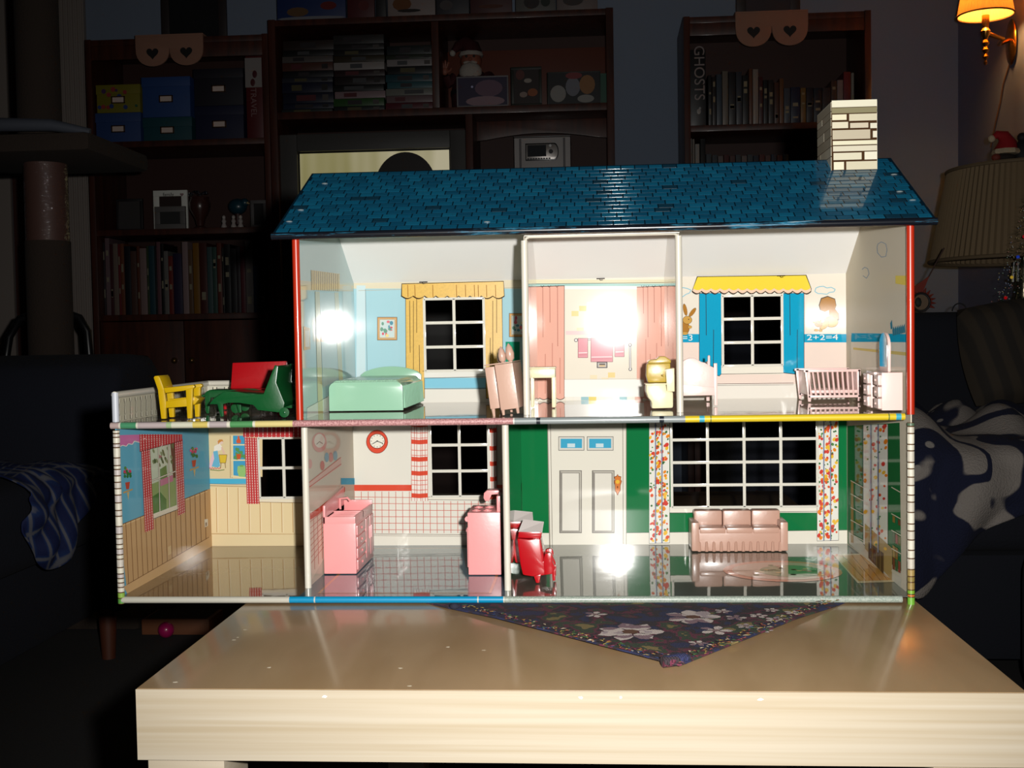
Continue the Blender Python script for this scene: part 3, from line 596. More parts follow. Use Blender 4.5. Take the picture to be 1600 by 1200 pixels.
# end wall of the living room: painted curtain reflection, shelves, chimney breast
fl_cols = [(226, 90, 50), (236, 140, 40), (240, 190, 60), (214, 70, 60), (60, 110, 60), (90, 140, 80)]
def floral(S, x0, x1, yt0, yt1, yb0, yb1, seed, n=70, lay=3, pl=(.3, .62), sc_=1.0):
    R = random.Random(seed)
    S.poly(ink, [(x0-.5, yt0), (x1+.5, yt1), (x1+.5, yb1+.6), (x0-.5, yb0+.6)], lay); S.poly((236, 234, 224), [(x0, yt0), (x1, yt1), (x1, yb1), (x0, yb0)], lay+1)
    for i in range(n):
        t = R.random(); v = R.random(); ya = yt0+(yt1-yt0)*t; yb_ = yb0+(yb1-yb0)*t
        x = x0+1.6+(x1-x0-3.2)*t; y = ya+3+(yb_-ya-6)*v; c = R.choice(fl_cols); rr = R.uniform(1.6, 3.2)*sc_*(.6 if c[1] > c[0] else 1)
        S.poly(c, ell2(x, y, min(rr, x-x0, x1-x), rr*R.uniform(.8, 1.5), R.random(), 8), lay+2+i % 3)
    for q in pl:
        x = x0+(x1-x0)*q; S.line((150, 160, 190), [(x, yt0+(yt1-yt0)*q), (x, yb0+(yb1-yb0)*q)], 1.5, lay+6); S.line(ink, [(x+1, yt0+(yt1-yt0)*q), (x+1, yb0+(yb1-yb0)*q)], .6, lay+6)
floral(G, 1349, 1387, 664, 663, 850, 872, 5, 60, 3, (.3, .6)); G.build('curtain_image', rg, HL)  # reflection of the rear wall curtain, painted onto the end wall
G.poly((38, 110, 60), z7([(1100, 60), (1415, 40), (1425, 1000), (1100, 770)]), 1).poly((210, 206, 190), z7([(1108, 700), (1425, 940), (1425, 1040), (1108, 770)]), 2); G.build('printed_panel', rg, HL)
for k, (a, b) in enumerate(((390, 430), (470, 590), (552, 690), (628, 800), (712, 935))):
    G.line((222, 214, 190), z7([(1118, a), (1195, a+42)]), 1.4, 9).line((222, 214, 190), z7([(1365, b), (1424, b+34)]), 1.4, 9)
G.poly((170, 130, 70), z7([(1120, 390), (1136, 396), (1136, 770), (1120, 765)]), 4); G.build('printed_shelf', rg, HL)
cols = [(150, 110, 50), (40, 110, 70), (120, 60, 40), (60, 100, 60), (150, 70, 60), (110, 110, 50), (170, 140, 70)]
for k, (yt, yb_) in enumerate(((600, 640), (700, 760), (780, 860), (850, 925))):
    for j in range(3):
        xa_ = 1372+j*17; G.poly(cols[(k*3+j) % 7], z7([(xa_, yt+j*12), (xa_+15, yt+10+j*12), (xa_+15, yb_+8+j*9), (xa_, yb_+j*9)]), 8)
G.build('printed_books', rg, HL)
G.poly((176, 150, 96), z7([(1205, 650), (1370, 800), (1368, 1000), (1205, 800)]), 6).poly((84, 56, 34), z7([(1226, 760), (1318, 830), (1318, 968), (1226, 858)]), 8).line((150, 120, 70), z7([(1250, 780), (1250, 880)]), .7, 9).line((150, 120, 70), z7([(1276, 800), (1276, 910)]), .7, 9).line((150, 120, 70), z7([(1298, 815), (1298, 940)]), .7, 9)
G.build('printed_fireplace', rg, HL)
CO[:] = [1.0, .055]
G = Sheet(0, 0, 1); G.cl = ZM+.00005
G.poly((206, 180, 110), z1([(98, 270), (265, 292), (265, 395), (100, 385)]), 3)
for i in range(13): x = 104+i*12.6; G.line((130, 106, 60), z1([(x, 272+i*1.7), (x, 388+i*.5)]), .6, 4)
G.build('printed_blind', lg, HL)
G.poly((206, 200, 170), z1([(30, 330), (345, 362), (345, 395), (30, 385)]), 1).poly((214, 196, 140), z1([(122, 395), (148, 397), (168, 1110), (140, 1120)]), 3).poly((214, 196, 140), z1([(235, 400), (258, 400), (285, 915), (262, 935)]), 3).poly((196, 206, 200), z1([(148, 400), (235, 402), (262, 900), (168, 960)]), 2)
G.build('printed_window', lg, HL)
G.poly((214, 168, 100), z1([(55, 600), (92, 610), (94, 735), (56, 740)]), 4).poly((226, 214, 196), z1([(60, 620), (86, 626), (88, 718), (62, 720)]), 5); G.build('printed_picture', lg, HL)
G.poly((196, 150, 110), z1([(155, 580), (240, 585), (243, 690), (156, 690)]), 5).poly((216, 206, 200), z1([(162, 592), (233, 596), (236, 680), (163, 680)]), 6).poly((206, 150, 150), z1(ell2(195, 640, 22, 26)), 7); G.build('printed_picture', lg, HL)
G.poly((232, 230, 222), z1([(75, 1075), (195, 1010), (355, 940), (355, 1000), (195, 1100), (75, 1170)]), 2).line(ink, z1([(75, 1078), (195, 1012)]), .7, 3); G.build('printed_skirting', lg, HL)
# wing room: side wall
CO[:] = [.2, .055]
V = Sheet(0, XW, 1); V.cl = H0+.00005
pine = (206, 166, 118)
V.poly(pine, z4([(72, 784), (520, 604), (560, 900), (118, 1145)]), 2).line((120, 80, 50), z4([(96, 776), (492, 616)]), 1, 3).line((230, 200, 150), z4([(96, 783), (492, 622)]), 1.2, 3)
for i in range(17):
    t = (i+.5)/17; t = t**1.0; xa_ = 98+(492-98)*t; V.line((130, 90, 56), z4([(xa_, 775-160*t), (xa_+14-8*t, 1075-216*t)]), .8, 4)
V.poly((216, 176, 126), z4([(100, 1071), (520, 826), (540, 900), (118, 1145)]), 4).line((120, 80, 50), z4([(116, 1060), (500, 838)]), .8, 5); V.build('printed_wainscot', wl, HL)
V.poly((206, 120, 170), z4([(74, 360), (175, 357), (175, 392), (150, 385), (140, 400), (122, 398), (112, 410), (95, 405), (82, 412), (76, 400)]), 2)
V.line((240, 226, 216), z4([(175, 394), (150, 388), (140, 403), (122, 400), (112, 412), (95, 407), (82, 414)]), 1.2, 3); V.build('printed_scallop', wl, HL)
def gingham(S, pts, lay, nv=5, seed=0):
    S.poly((196, 60, 62), pts, lay)
    (x0, ya), (x1, yb_), (x2, yc), (x3, yd) = pts
    for i in range(nv):
        t = (i+.5)/nv; S.line((240, 214, 206), [(x0+(x1-x0)*t, ya+(yb_-ya)*t), (x3+(x2-x3)*t, yd+(yc-yd)*t)], 1.0, lay+1)
    n = int((yd-ya)/4)
    for j in range(n):
        t = (j+.5)/n; S.line((196, 60, 62), [(x0+(x3-x0)*t, ya+(yd-ya)*t), (x1+(x2-x1)*t, yb_+(yc-yb_)*t)], 1.1, lay+2)
# view out of the printed window
V.poly((206, 214, 190), z4([(222, 420), (340, 385), (350, 690), (235, 735)]), 4).poly((150, 170, 110), z4([(228, 590), (345, 545), (350, 690), (235, 735)]), 5).poly((90, 130, 70), z4([(232, 650), (270, 625), (300, 660), (300, 710), (236, 732)]), 6).poly((196, 130, 150), z4([(270, 570), (330, 545), (332, 575), (272, 600)]), 6)
for i in range(22):
    R = random.Random(i+9); x = 228+R.random()*105; y = 425+R.random()*90-(x-228)*.25; V.poly(R.choice([(110, 120, 80), (140, 150, 110), (90, 104, 70), (170, 110, 110)]), z4(ell2(x, y, 5, 11, -.3, 8)), 6)
V.poly((110, 80, 60), z4([(318, 400), (338, 396), (345, 560), (332, 560)]), 6)
V.poly((110, 140, 80), z4([(270, 520), (300, 500), (305, 560), (272, 575)]), 6)
V.build('printed_view', wl, HL)
for a, b in (((228, 575), (346, 528)), ((222, 420), (340, 386)), ((235, 735), (350, 690))): V.line((60, 50, 40), z4([a, b]), 2.2, 8).line((232, 224, 206), z4([a, b]), 1.4, 9)
for a, b in (((262, 410), (270, 720)), ((308, 398), (315, 703)), ((222, 420), (235, 735)), ((340, 386), (350, 690))): V.line((60, 50, 40), z4([a, b]), 1.8, 8).line((232, 224, 206), z4([a, b]), 1.1, 9)
V.poly((232, 222, 200), z4([(230, 732), (352, 686), (354, 708), (232, 758)]), 8).line(ink, z4([(230, 756), (354, 708)]), .9, 9); V.build('printed_window', wl, HL)
gingham(V, z4([(182, 430), (222, 418), (242, 800), (200, 815)]), 10, 4); V.build('curtain_image', wl, HL)
gingham(V, z4([(338, 388), (376, 378), (388, 722), (355, 738)]), 10, 4); V.build('curtain_image', wl, HL)
gingham(V, z4([(174, 356), (374, 356), (374, 385), (176, 436)]), 13, 16); V.line((120, 40, 40), z4([(176, 437), (374, 386)]), 1, 16); V.build('printed_valance', wl, HL)
for dx, dy, s in ((118, 560, 1.0), (429, 458, .95)):
    V.poly((190, 80, 60), z4([(dx-11*s, dy+22*s), (dx+11*s, dy+18*s), (dx+7*s, dy+52*s), (dx-6*s, dy+54*s)]), 5)
    for i in range(16):
        R = random.Random(i+int(dx)); V.poly(R.choice([(206, 60, 110), (226, 100, 140), (60, 120, 60), (90, 140, 70), (200, 70, 100)]) if i > 7 else (60, 120, 66), z4(ell2(dx+R.uniform(-15, 15)*s, dy-(10 if i < 8 else 32)*s+R.uniform(-16, 16)*s, 6*s, 8*s, 0, 8)), 6+i % 3)
    V.poly((196, 160, 100), z4([(dx-20*s, dy+66*s), (dx+24*s, dy+50*s), (dx+24*s, dy+57*s), (dx-20*s, dy+74*s)]), 4).poly((206, 180, 120), z4([(dx-3*s, dy+70*s), (dx+8*s, dy+65*s), (dx+4*s, dy+104*s)]), 4); V.build('printed_flower_pot', wl, HL)
V.poly((230, 222, 204), z4([(478, 755), (494, 752), (494, 785), (480, 792)]), 5).poly((150, 130, 110), z4([(483, 770), (490, 768), (490, 784), (484, 787)]), 6).poly((222, 190, 140), z4([(307, 884), (322, 876), (323, 915), (308, 923)]), 5); V.build('printed_switch', wl, HL)
CO[:] = [.8, .055]
# wing room: rear wall
B.rect((228, 206, 160), 322, 668, 410, 745, 1).line((150, 120, 80), z4([(487, 352), (492, 592)]), .8, 2).line((150, 120, 80), z4([(599, 362), (600, 560)]), .8, 2).line((150, 120, 80), z4([(608, 362), (608, 560)]), .7, 2)
B.rect((80, 180, 214), 322, 748, 388, 756, 3).line((60, 120, 150), [(322, 755.6), (388, 757)], .7, 4).line((160, 130, 90), [(322, 758.5), (388, 760.5)], .8, 3); B.build('printed_band', wing_w, HL)
B.rect((236, 214, 168), 322, 761, 402, 834, 1).rect((236, 214, 168), 402, 781, 480, 834, 1)
for i in range(10): x = 338+i*17; B.line((196, 156, 100), [(x, 762 if x < 388 else 783), (x+1, 832)], 1.1, 2).line((250, 234, 200), [(x+1.4, 762 if x < 388 else 783), (x+2.4, 832)], .9, 2)
B.line((196, 160, 110), [(327, 834), (480, 835)], 1.2, 2).rect((232, 212, 168), 322, 835, 480, 852, 2); B.build('printed_panelling', wing_w, HL)
B.poly((232, 204, 186), z4(ell2(552, 392, 15, 12)), 4).poly((206, 140, 70), z4([(540, 388), (548, 380), (562, 380), (568, 392), (560, 388), (550, 394), (543, 404)]), 5).poly((240, 230, 214), z4([(524, 412), (548, 398), (560, 412), (556, 430), (522, 440)]), 4).poly((230, 190, 170), z4([(556, 418), (562, 414), (575, 445), (568, 448)]), 5).poly((110, 180, 206), z4([(520, 436), (540, 432), (552, 505), (540, 512), (505, 505)]), 5).poly((232, 190, 196), z4([(520, 440), (508, 470), (498, 512), (510, 515), (524, 470)]), 6)
for i in range(9): B.poly((206, 90, 100), z4(ell2(504+i*6, 514+(i % 2)*3, 3, 3, 0, 6)), 6)
B.poly((226, 190, 60), z4([(546, 452), (584, 452), (578, 490), (552, 490)]), 5).line((120, 90, 30), z4([(546, 452), (584, 452), (578, 490), (552, 490), (546, 452)]), .7, 6).line((120, 90, 30), z4([(556, 490), (554, 514)]), .9, 6).line((120, 90, 30), z4([(575, 490), (577, 514)]), .9, 6).line((110, 130, 70), z4([(505, 522), (545, 526), (572, 522)]), 1.2, 5); B.build('printed_figure_picture', wing_w, HL)
B.poly((70, 160, 200), z4([(612, 362), (672, 362), (676, 556), (614, 548)]), 3).line((236, 220, 170), z4([(602, 405), (672, 405)]), 2, 5).line((236, 220, 170), z4([(602, 477), (674, 477)]), 2, 5).line((236, 220, 170), z4([(602, 552), (676, 560)]), 2, 5).line((236, 220, 170), z4([(609, 360), (611, 555)]), 2, 5)
B.poly((214, 96, 60), z4([(634, 364), (642, 364), (642, 374), (650, 386), (648, 398), (630, 398), (627, 386), (634, 376)]), 6).poly((200, 90, 50), z4([(628, 448), (650, 448), (647, 472), (631, 472)]), 8)
for i in range(12): R = random.Random(i); B.poly((90, 150, 90), z4(ell2(640+R.uniform(-26, 40), 440+R.uniform(-18, 30), 10, 7, R.random()*3, 8)), 7)
B.poly((150, 196, 120), z4([(634, 505), (668, 502), (674, 530), (668, 556), (640, 554), (632, 530)]), 6).poly((120, 170, 90), z4([(644, 500), (660, 499), (660, 508), (644, 508)]), 7); B.build('printed_shelf_pots', wing_w, HL)
gingham(B, z4([(666, 370), (724, 372), (736, 682), (678, 682)]), 9, 5); B.build('curtain_image', wing_w, HL)
gingham(B, [(380, 664), (476, 664), (476, 683), (380, 683)], 12, 14); B.build('printed_valance', wing_w, HL)
B.rect((238, 232, 218), 402, 680, 478, 685, 7); B.build('printed_head', wing_w, HL); B.rect((238, 226, 200), 403, 778, 478, 785, 7).line((150, 120, 80), [(403, 784.5), (478, 786)], .8, 8); B.build('printed_sill', wing_w, HL)
# kitchen rear wall
kr = (222, 82, 60)
B.rect(kr, 540, 757.5, 644, 767, 2); B.build('printed_band', kit_w, HL); B.rect(kr, 775, 757.5, 800, 767, 2); B.build('printed_band', kit_w, HL)
for i in range(24): x = 543+i*10.75; B.line((206, 110, 96), [(x, 768 if x < 667 or x > 766 else 783), (x+.4, 833.5)], .9, 1)
for j in range(7):
    y = 777+j*10.2
    for a, b in ([(540, 800)] if j else [(540, 668), (768, 800)]): B.line((206, 110, 96), [(a, y-.6), (b, y+.6)], .9, 1)
B.build('printed_tile_grid', kit_w, HL)
B.rect((236, 230, 216), 540, 833, 800, 857, 1).line((120, 110, 100), [(560, 834), (800, 836)], .8, 2).line((150, 140, 130), [(560, 836.6), (800, 838.6)], .7, 2); B.build('printed_skirting', kit_w, HL)
B.poly((206, 196, 180), [(642, 668), (668, 668), (668.5, 783), (643, 783)], 5, tin((240, 232, 222)))
for x in (642.6, 647.5, 651, 657, 659.6, 664, 667.8): B.line((190, 70, 56), [(x, 666), (x+.5, 783)], .7, 7)
for y in (663, 690, 717, 739, 774): B.poly(kr, [(642.6, y-3.5), (655, y-2.5), (668, y-3.5), (668.3, y+3.4), (655, y+4.4), (642.8, y+3.4)], 6)
for y in (676, 684, 703, 711, 728, 750, 757, 765): B.line(kr, [(642.6, y), (655, y+1), (668, y)], .9, 6)
B.build('curtain_image', kit_w, HL)
B.poly((206, 196, 180), [(762, 660), (776, 660), (776, 785), (762, 785)], 5, tin((240, 232, 222)))
for x in (762.6, 768, 772, 775.5): B.line((190, 70, 56), [(x, 666), (x+.5, 785)], .7, 7)
for y in (672, 700, 724, 748, 776): B.poly(kr, [(762.6, y-3.5), (769, y-2.5), (776, y-3.5), (776, y+3.4), (769, y+4.4), (762.8, y+3.4)], 6)
B.build('curtain_image', kit_w, HL)
B.rect((238, 230, 214), 668, 776, 764, 780, 4).line((120, 110, 100), [(668, 776.6), (764, 777.6)], .6, 5).line((120, 110, 100), [(668, 780.6), (764, 781.6)], .7, 5); B.build('printed_sill', kit_w, HL)
ck = [(z5([(500+62*math.cos(a)*(1+.02*math.cos(4*a)), 158+66*math.sin(a)-(4 if math.sin(a) < 0 else 0))])[0]) for a in [2*PI*i/24 for i in range(24)]]
B.poly((120, 50, 40), [(x+(x-589)*.05, y+(y-691)*.05) for x, y in ck], 2).poly(kr, ck, 3).poly((120, 50, 40), z5(ell2(501, 152, 48, 46, 0, 24)), 4).poly((240, 236, 222), z5(ell2(501, 152, 44, 42, 0, 24)), 5)
for i in range(12): a = PI*i/6; B.line((90, 60, 50), z5([(501+34*math.cos(a), 152+33*math.sin(a)), (501+39*math.cos(a), 152+38*math.sin(a))]), 1.2, 6)
B.line((50, 60, 60), z5([(501, 152), (474, 168)]), 1.1, 7).line((50, 60, 60), z5([(501, 152), (536, 166)]), 1.1, 7).disc((50, 60, 60), *z5([(501, 152)])[0], 1.2, 1.2, 8, 8); B.build('printed_clock', kit_w, HL)
# kitchen partition
CO[:] = [.2, .05]
K = Sheet(0, XD1, 1)
K.poly((236, 216, 196), z5([(72, 440), (305, 430), (305, 640), (100, 1000)]), 1)
for i in range(9): t = i/9; x = 92+210*t; K.line((206, 130, 116), z5([(x, 600-160*t), (x+8, 960-290*t)]), .8, 2)
for j in range(8): t = j/8; K.line((206, 130, 116), z5([(84, 650+300*t), (304, 470+180*t)]), .8, 2)
K.build('printed_tile_grid', dv1, HL)
K.poly((214, 96, 76), z5([(82, 600), (140, 560), (306, 428), (306, 460), (140, 600), (84, 636)]), 3).poly((230, 190, 176), z5([(80, 410), (282, 250), (284, 300), (82, 440)]), 2).line((206, 110, 96), z5([(80, 410), (282, 250)]), 1, 4).line((206, 110, 96), z5([(82, 436), (284, 290)]), 1, 4)
K.build('printed_shelf', dv1, HL)
K.poly((226, 170, 160), z5(ell2(152, 160, 44, 60)), 4).poly((238, 228, 212), z5(ell2(152, 150, 32, 42)), 5).line((120, 100, 96), z5([(152, 155), (134, 172)]), .8, 6).line((120, 100, 96), z5([(152, 155), (172, 168)]), .8, 6); K.build('printed_clock', dv1, HL)
for x, y, c in ((95, 290, (226, 176, 166)), (170, 300, (214, 130, 120)), (196, 250, (140, 176, 190)), (222, 250, (220, 150, 140)), (248, 240, (150, 180, 190))): K.poly(c, z5(ell2(x, y, 13, 30, 0, 10)), 4); K.build('printed_jar', dv1, HL)
K.rect(blu, 533, 747, 555, 757, 4); K.build('printed_corner', dv1, HL)
# living room rear wall
CO[:] = [1.0, .055]
dw = (236, 230, 216)
B.poly((150, 140, 126), [(855, 655), (979, 655), (979, 853), (858, 853)], 2).poly(dw, [(856, 655), (978, 655), (978, 853), (860, 853)], 3).line((120, 110, 100), [(860, 660), (863, 853)], .8, 4).line((120, 110, 100), [(973, 660), (974, 853)], .8, 4)
B.build('printed_door', liv_w, HL)
for x0, x1 in ((874, 909), (925, 960)):
    t = .6 if x0 > 900 else 0
    B.rect((110, 104, 98), x0, 735, x1, 833, 4).rect((196, 190, 178), x0+1, 736, x1-1, 832, 5).rect((110, 104, 98), x0+3.4, 738.6, x1-3.4, 829.6, 6).rect((232, 226, 214), x0+4.4, 739.4, x1-4.4, 829, 7).poly((150, 144, 136), [(x0+1, 736), (x0+4, 739), (x0+4, 829), (x0+1, 832)], 7).poly((160, 154, 144), [(x0+1, 832), (x0+4, 829), (x1-4, 829), (x1-1, 832)], 7)
    B.build('printed_door_panel', liv_w, HL)
for x0, x1 in ((872.5, 913), (917, 958.5)):
    B.rect((100, 94, 90), x0, 682, x1, 704, 4).rect((220, 216, 206), x0+.8, 682.8, x1-.8, 703.2, 5).rect((70, 170, 206), x0+3.6, 685.6, x1-3.6, 700, 6).rect((206, 226, 232), x0+14, 693, x0+26, 699, 7)
    B.build('printed_door_pane', liv_w, HL)
B.poly((120, 60, 30), z6([(716, 350), (722, 362), (738, 366), (736, 385), (742, 395), (734, 420), (734, 450), (724, 465), (716, 482), (708, 465), (700, 455), (700, 420), (694, 395), (700, 385), (694, 368), (710, 362)]), 5).poly((222, 130, 66), z6([(716, 354), (721, 366), (735, 369), (733, 386), (738, 396), (731, 420), (731, 448), (722, 462), (716, 476), (710, 462), (703, 450), (703, 420), (698, 396), (703, 386), (698, 371), (711, 366)]), 6).poly((240, 190, 70), z6(ell2(716, 398, 12, 12)), 7).poly((90, 40, 20), z6([(713, 424), (719, 424), (719, 436), (713, 436)]), 7)
B.build('printed_lock_plate', liv_w, HL)
B.poly(dw, [(790, 832), (858, 833), (858, 854), (790, 854)], 1); B.build('printed_skirting', liv_w, HL); B.poly(dw, [(978, 833), (1340, 828), (1340, 850), (978, 853)], 1).line((90, 100, 90), [(978, 832.6), (1340, 828)], .8, 2); B.build('printed_skirting', liv_w, HL)
floral(B, 1014.5, 1046, 658, 658, 849, 848, 1, 190); B.build('curtain_image', liv_w, HL)
floral(B, 1277, 1310, 655, 655, 845, 844, 2, 190); B.build('curtain_image', liv_w, HL)
B.rect((240, 234, 220), 1046, 792, 1277, 801, 3).line(ink, [(1046, 792), (1277, 789)], .7, 4).line(ink, [(1046, 801.6), (1277, 799)], .7, 4); B.build('printed_sill', liv_w, HL)
Q = Sheet(0, XD2, 1)
Q.poly((222, 216, 200), z6([(136, 100), (148, 100), (148, 830), (138, 840)]), 2).poly((206, 90, 60), z6([(136, 405), (149, 405), (149, 450), (136, 450)]), 3); Q.build('printed_corner', dv2, HL)
Q.poly((226, 220, 206), z6([(60, 760), (136, 720), (136, 790), (60, 880)]), 2); Q.build('printed_skirting', dv2, HL)
# ------------------------------------------------------------------ toy furniture
def root(name, label, cat, x, y, z, group=None): return empty(name, label, cat, (x, y, z), 0, group)
def pq(u, v, Y): p = on(1, u, v, Y); return (p.x, p.z)
def pp(fn, pts, Y): return [pq(*q, Y) for q in fn(pts)]
class Toy:
    def __init__(s, r): s.r = r; s.l = tuple(r.location)
    def put(s, mb, name, parent=None, **k): return mb.build(name, parent or s.r, s.l, **k)
ZF = H0 + .0009; ZU = ZM + .0009
# mint bed
mint = mat((170, 222, 190), .18, .4, 0, .66, .1); mint2 = mat((170, 220, 188), .25, .3, 0, .66, .12, bump=1, bscale=700)
T = Toy(root('toy_bed', 'mint green plastic bed under the yellow curtained window', 'bed', .037, .155, ZU))
X0, X1, Y0, Y1, HB = .0025, .0705, .097, .222, .0262
def rounded(x0, x1, z0, z1, r, n=5):
    pts = [(x0, z0), (x1, z0)]
    for c, a0 in (((x1-r, z1-r), 0), ((x0+r, z1-r), PI/2)):
        for i in range(n+1): a = a0+PI/2*i/n; pts.append((c[0]+r*math.cos(a), c[1]+r*math.sin(a)))
    return pts
T.put(MB().prism(rounded(X0, X1, ZU, ZU+HB, .006), 'y', Y0, Y0+.003, mint).prism(rounded(X0, X1, ZU+.002, ZU+HB-.0006, .006), 'y', Y0+.003, Y1-.004, mint), 'bed_frame', bevel=.0008)
T.put(MB().prism(rounded(X0+.002, X1-.003, ZU+HB-.008, ZU+HB+.0016, .005), 'y', Y0+.004, Y1-.006, mint2), 'bedspread', bevel=.001)
m = MB()
for i in range(14):
    y = Y0+.006+i*.0084; m.cyl((X1+.0001, y, ZU+.002), (X1-.0006, y, ZU+HB-.004), .0021, .0016, 8, mint)
T.put(m, 'pleated_skirt')['kind'] = 'stuff'
hp_ = [(X0+.004, ZU)]+[(X0+.006+(X1-X0-.006)*i/16-.001, ZU+.0285+.0085*math.sin(PI*i/16)**.6) for i in range(17)]+[(X1-.002, ZU)]
T.put(MB().prism(hp_, 'y', Y1-.004, Y1, mint), 'headboard', bevel=.0007)
# tan vanity leaning on the partition
tan = plas((216, 176, 156), .72); tan_d = plas((190, 148, 128), .55)
r = root('toy_vanity', 'dusty pink toy vanity with pointed finials beside the white bathroom partition', 'dresser', .1690, .016, ZU); r.rotation_euler = (0, math.radians(-7), math.radians(-6))
def bx(r, name, x0, x1, y0, y1, z0, z1, m, bevel=.0006, parent=None):
    return MB().box(x0, x1, y0, y1, z0, z1, m).build(name, parent or r, None, bevel)
bx(r, 'side_cabinet', -.003, .0122, 0, .042, .0045, .0425, tan); bx(r, 'drawer_front', -.0118, -.0038, .001, .041, .0065, .0415, tan)
bx(r, 'top', -.012, .0123, -.0004, .0425, .0427, .0438, tan)
for x, y in ((-.010, .004), (-.010, .038), (-.0015, .002), (.0108, .002), (.0108, .040), (-.0015, .040)):
    MB().cyl((x, y, .0002), (x, y, .0065), .0011, .0017, 8, tan).build('leg', r)
for x, y, s_ in ((.0020, .012, 1.0), (.0088, .012, 1.12), (-.0035, .03, .7)):
    MB().lathe([(.0012, 0), (.0030, .002), (.0034, .006), (.0024, .0105), (.0004, .0135)], (x, y, .0437), tan, 12, Matrix.Translation((x, y, .0437)) @ Matrix.Scale(s_, 4) @ Matrix.Translation((-x, -y, -.0437))).build('finial', r)
for z in (.014, .026, .036): MB().ell((-.0122, .02, z), (.0008, .001, .001), tan_d, 8).build('knob', r)
# cream stool table
crm = plas((242, 232, 190), .76)
r = root('toy_washstand', 'cream toy washstand on square legs in front of the pink shower curtain', 'table', on(1, 848, 640, .112).x, .112, ZU)
w2 = .0118; hgt = .0355
for x in (-1, 1):
    for y in (0, 1): bx(r, 'leg', x*w2-(.0034 if x > 0 else 0), x*w2+(.0034 if x < 0 else 0), .0005+y*.02, .0038+y*.02, 0, hgt-.004, crm, .0005)
bx(r, 'apron', -w2, w2, .0003, .0242, hgt-.0085, hgt, crm, .0007); bx(r, 'top', -w2-.0006, w2+.0006, -.0006, .025, hgt, hgt+.0014, crm, .0006)
# toilet
ylw = plas((226, 190, 60), .55)
Yt = .074; zt = lambda p: pp(mk(980, 540, 9.231), p, Yt)
T = Toy(root('toy_toilet', 'cream toy toilet with golden cistern next to the nursery partition', 'toilet', on(1, 1036, 643, Yt).x, Yt+.01, ZU))
bowl = zt([(270, 590), (565, 585), (575, 690), (668, 700), (668, 940), (350, 950), (352, 850), (300, 790), (268, 700)])
zmin = min(z for x, z in bowl); bowl = [(x, z-zmin+ZU) for x, z in bowl]
T.put(MB().prism(bowl, 'y', Yt, Yt+.020, crm), 'bowl', bevel=.0022)
T.put(MB().prism([(x, z-zmin+ZU) for x, z in zt([(262, 585), (570, 578), (570, 600), (262, 606)])], 'y', Yt-.001, Yt+.021, crm), 'seat', bevel=.0006)
T.put(MB().prism([(x, z-zmin+ZU) for x, z in zt([(555, 375), (690, 360), (690, 700), (575, 700)])], 'y', Yt+.0005, Yt+.016, crm), 'side_box', bevel=.0006)
T.put(MB().prism([(x, z-zmin+ZU) for x, z in zt([(290, 300), (640, 290), (640, 575), (310, 580), (285, 480)])], 'y', Yt+.012, Yt+.026, ylw), 'cistern', bevel=.0015)['label'] = 'golden yellow cistern'
T.put(MB().prism([(x, z-zmin+ZU) for x, z in zt([(310, 270), (350, 245), (430, 240), (480, 195), (560, 195), (620, 235), (645, 250), (645, 292), (315, 300)])], 'y', Yt+.011, Yt+.027, ylw), 'cistern_lid', bevel=.0012)
T.put(MB().cyl((on(1, 1036, 587, Yt).x, Yt+.012, on(1, 1036, 587, Yt).z), (on(1, 1038, 587, Yt).x, Yt+.004, on(1, 1036, 587, Yt).z), .0011, n=10, m=ylw), 'flush_lever')
# pink youth bed
pkl = plas((250, 216, 208), .78); Yp = .112; zp = lambda p: pp(mk(980, 540, 9.231), p, Yp)
px0 = XU2+.0042
T = Toy(root('toy_youth_bed', 'pale pink toy bed with an arched footboard below the blue nursery curtain', 'bed', (px0+on(1, 1121, 637, Yp).x)/2, Yp+.03, ZU))
ft = zp([(800, 225), (850, 195), (900, 178), (960, 178), (1020, 205), (1070, 235), (1120, 245), (1180, 285), (1258, 320), (1258, 600), (1180, 600), (1180, 720), (800, 725)])
ft = [(max(x, px0), z) for x, z in ft]; zb_ = on(1, 1100, 618, Yp).z
T.put(MB().prism(ft, 'y', Yp, Yp+.003, pkl), 'footboard', bevel=.0007)
T.put(MB().prism([(max(x, px0), z) for x, z in zp([(800, 560), (1260, 600), (1260, 715), (800, 725)])], 'y', Yp-.0008, Yp, pkl), 'foot_rail', bevel=.0003)
xr = on(1, 1115.5, 600, Yp).x; xr2 = on(1, 1121, 600, Yp).x
for y in (Yp, Yp+.07):
    T.put(MB().box(xr, xr2, y, y+.0032, ZU, on(1, 1118, 567.5, Yp).z, pkl), 'leg', bevel=.0006); T.put(MB().box(px0, px0+.003, y, y+.0032, ZU, zb_+.01, pkl), 'leg', bevel=.0006)
T.put(MB().box(px0+.001, xr2-.0005, Yp+.003, Yp+.0732, zb_, zb_+.009, pkl), 'mattress', bevel=.0015)
T.put(MB().box(xr2-.002, xr2, Yp+.003, Yp+.072, zb_+.002, zb_+.018, pkl), 'side_rail', bevel=.0006)
q0 = on(1, 1108, 575, Yp); q1 = on(1, 1108, 557, Yp); T.put(MB().cyl((q0.x, Yp+.002, q0.z-.001), (q1.x, Yp+.002, q1.z), .0012, n=10, m=pkl).ell((q1.x, Yp+.002, q1.z), (.0012, .0012, .0012), pkl, 8), 'bed_post')
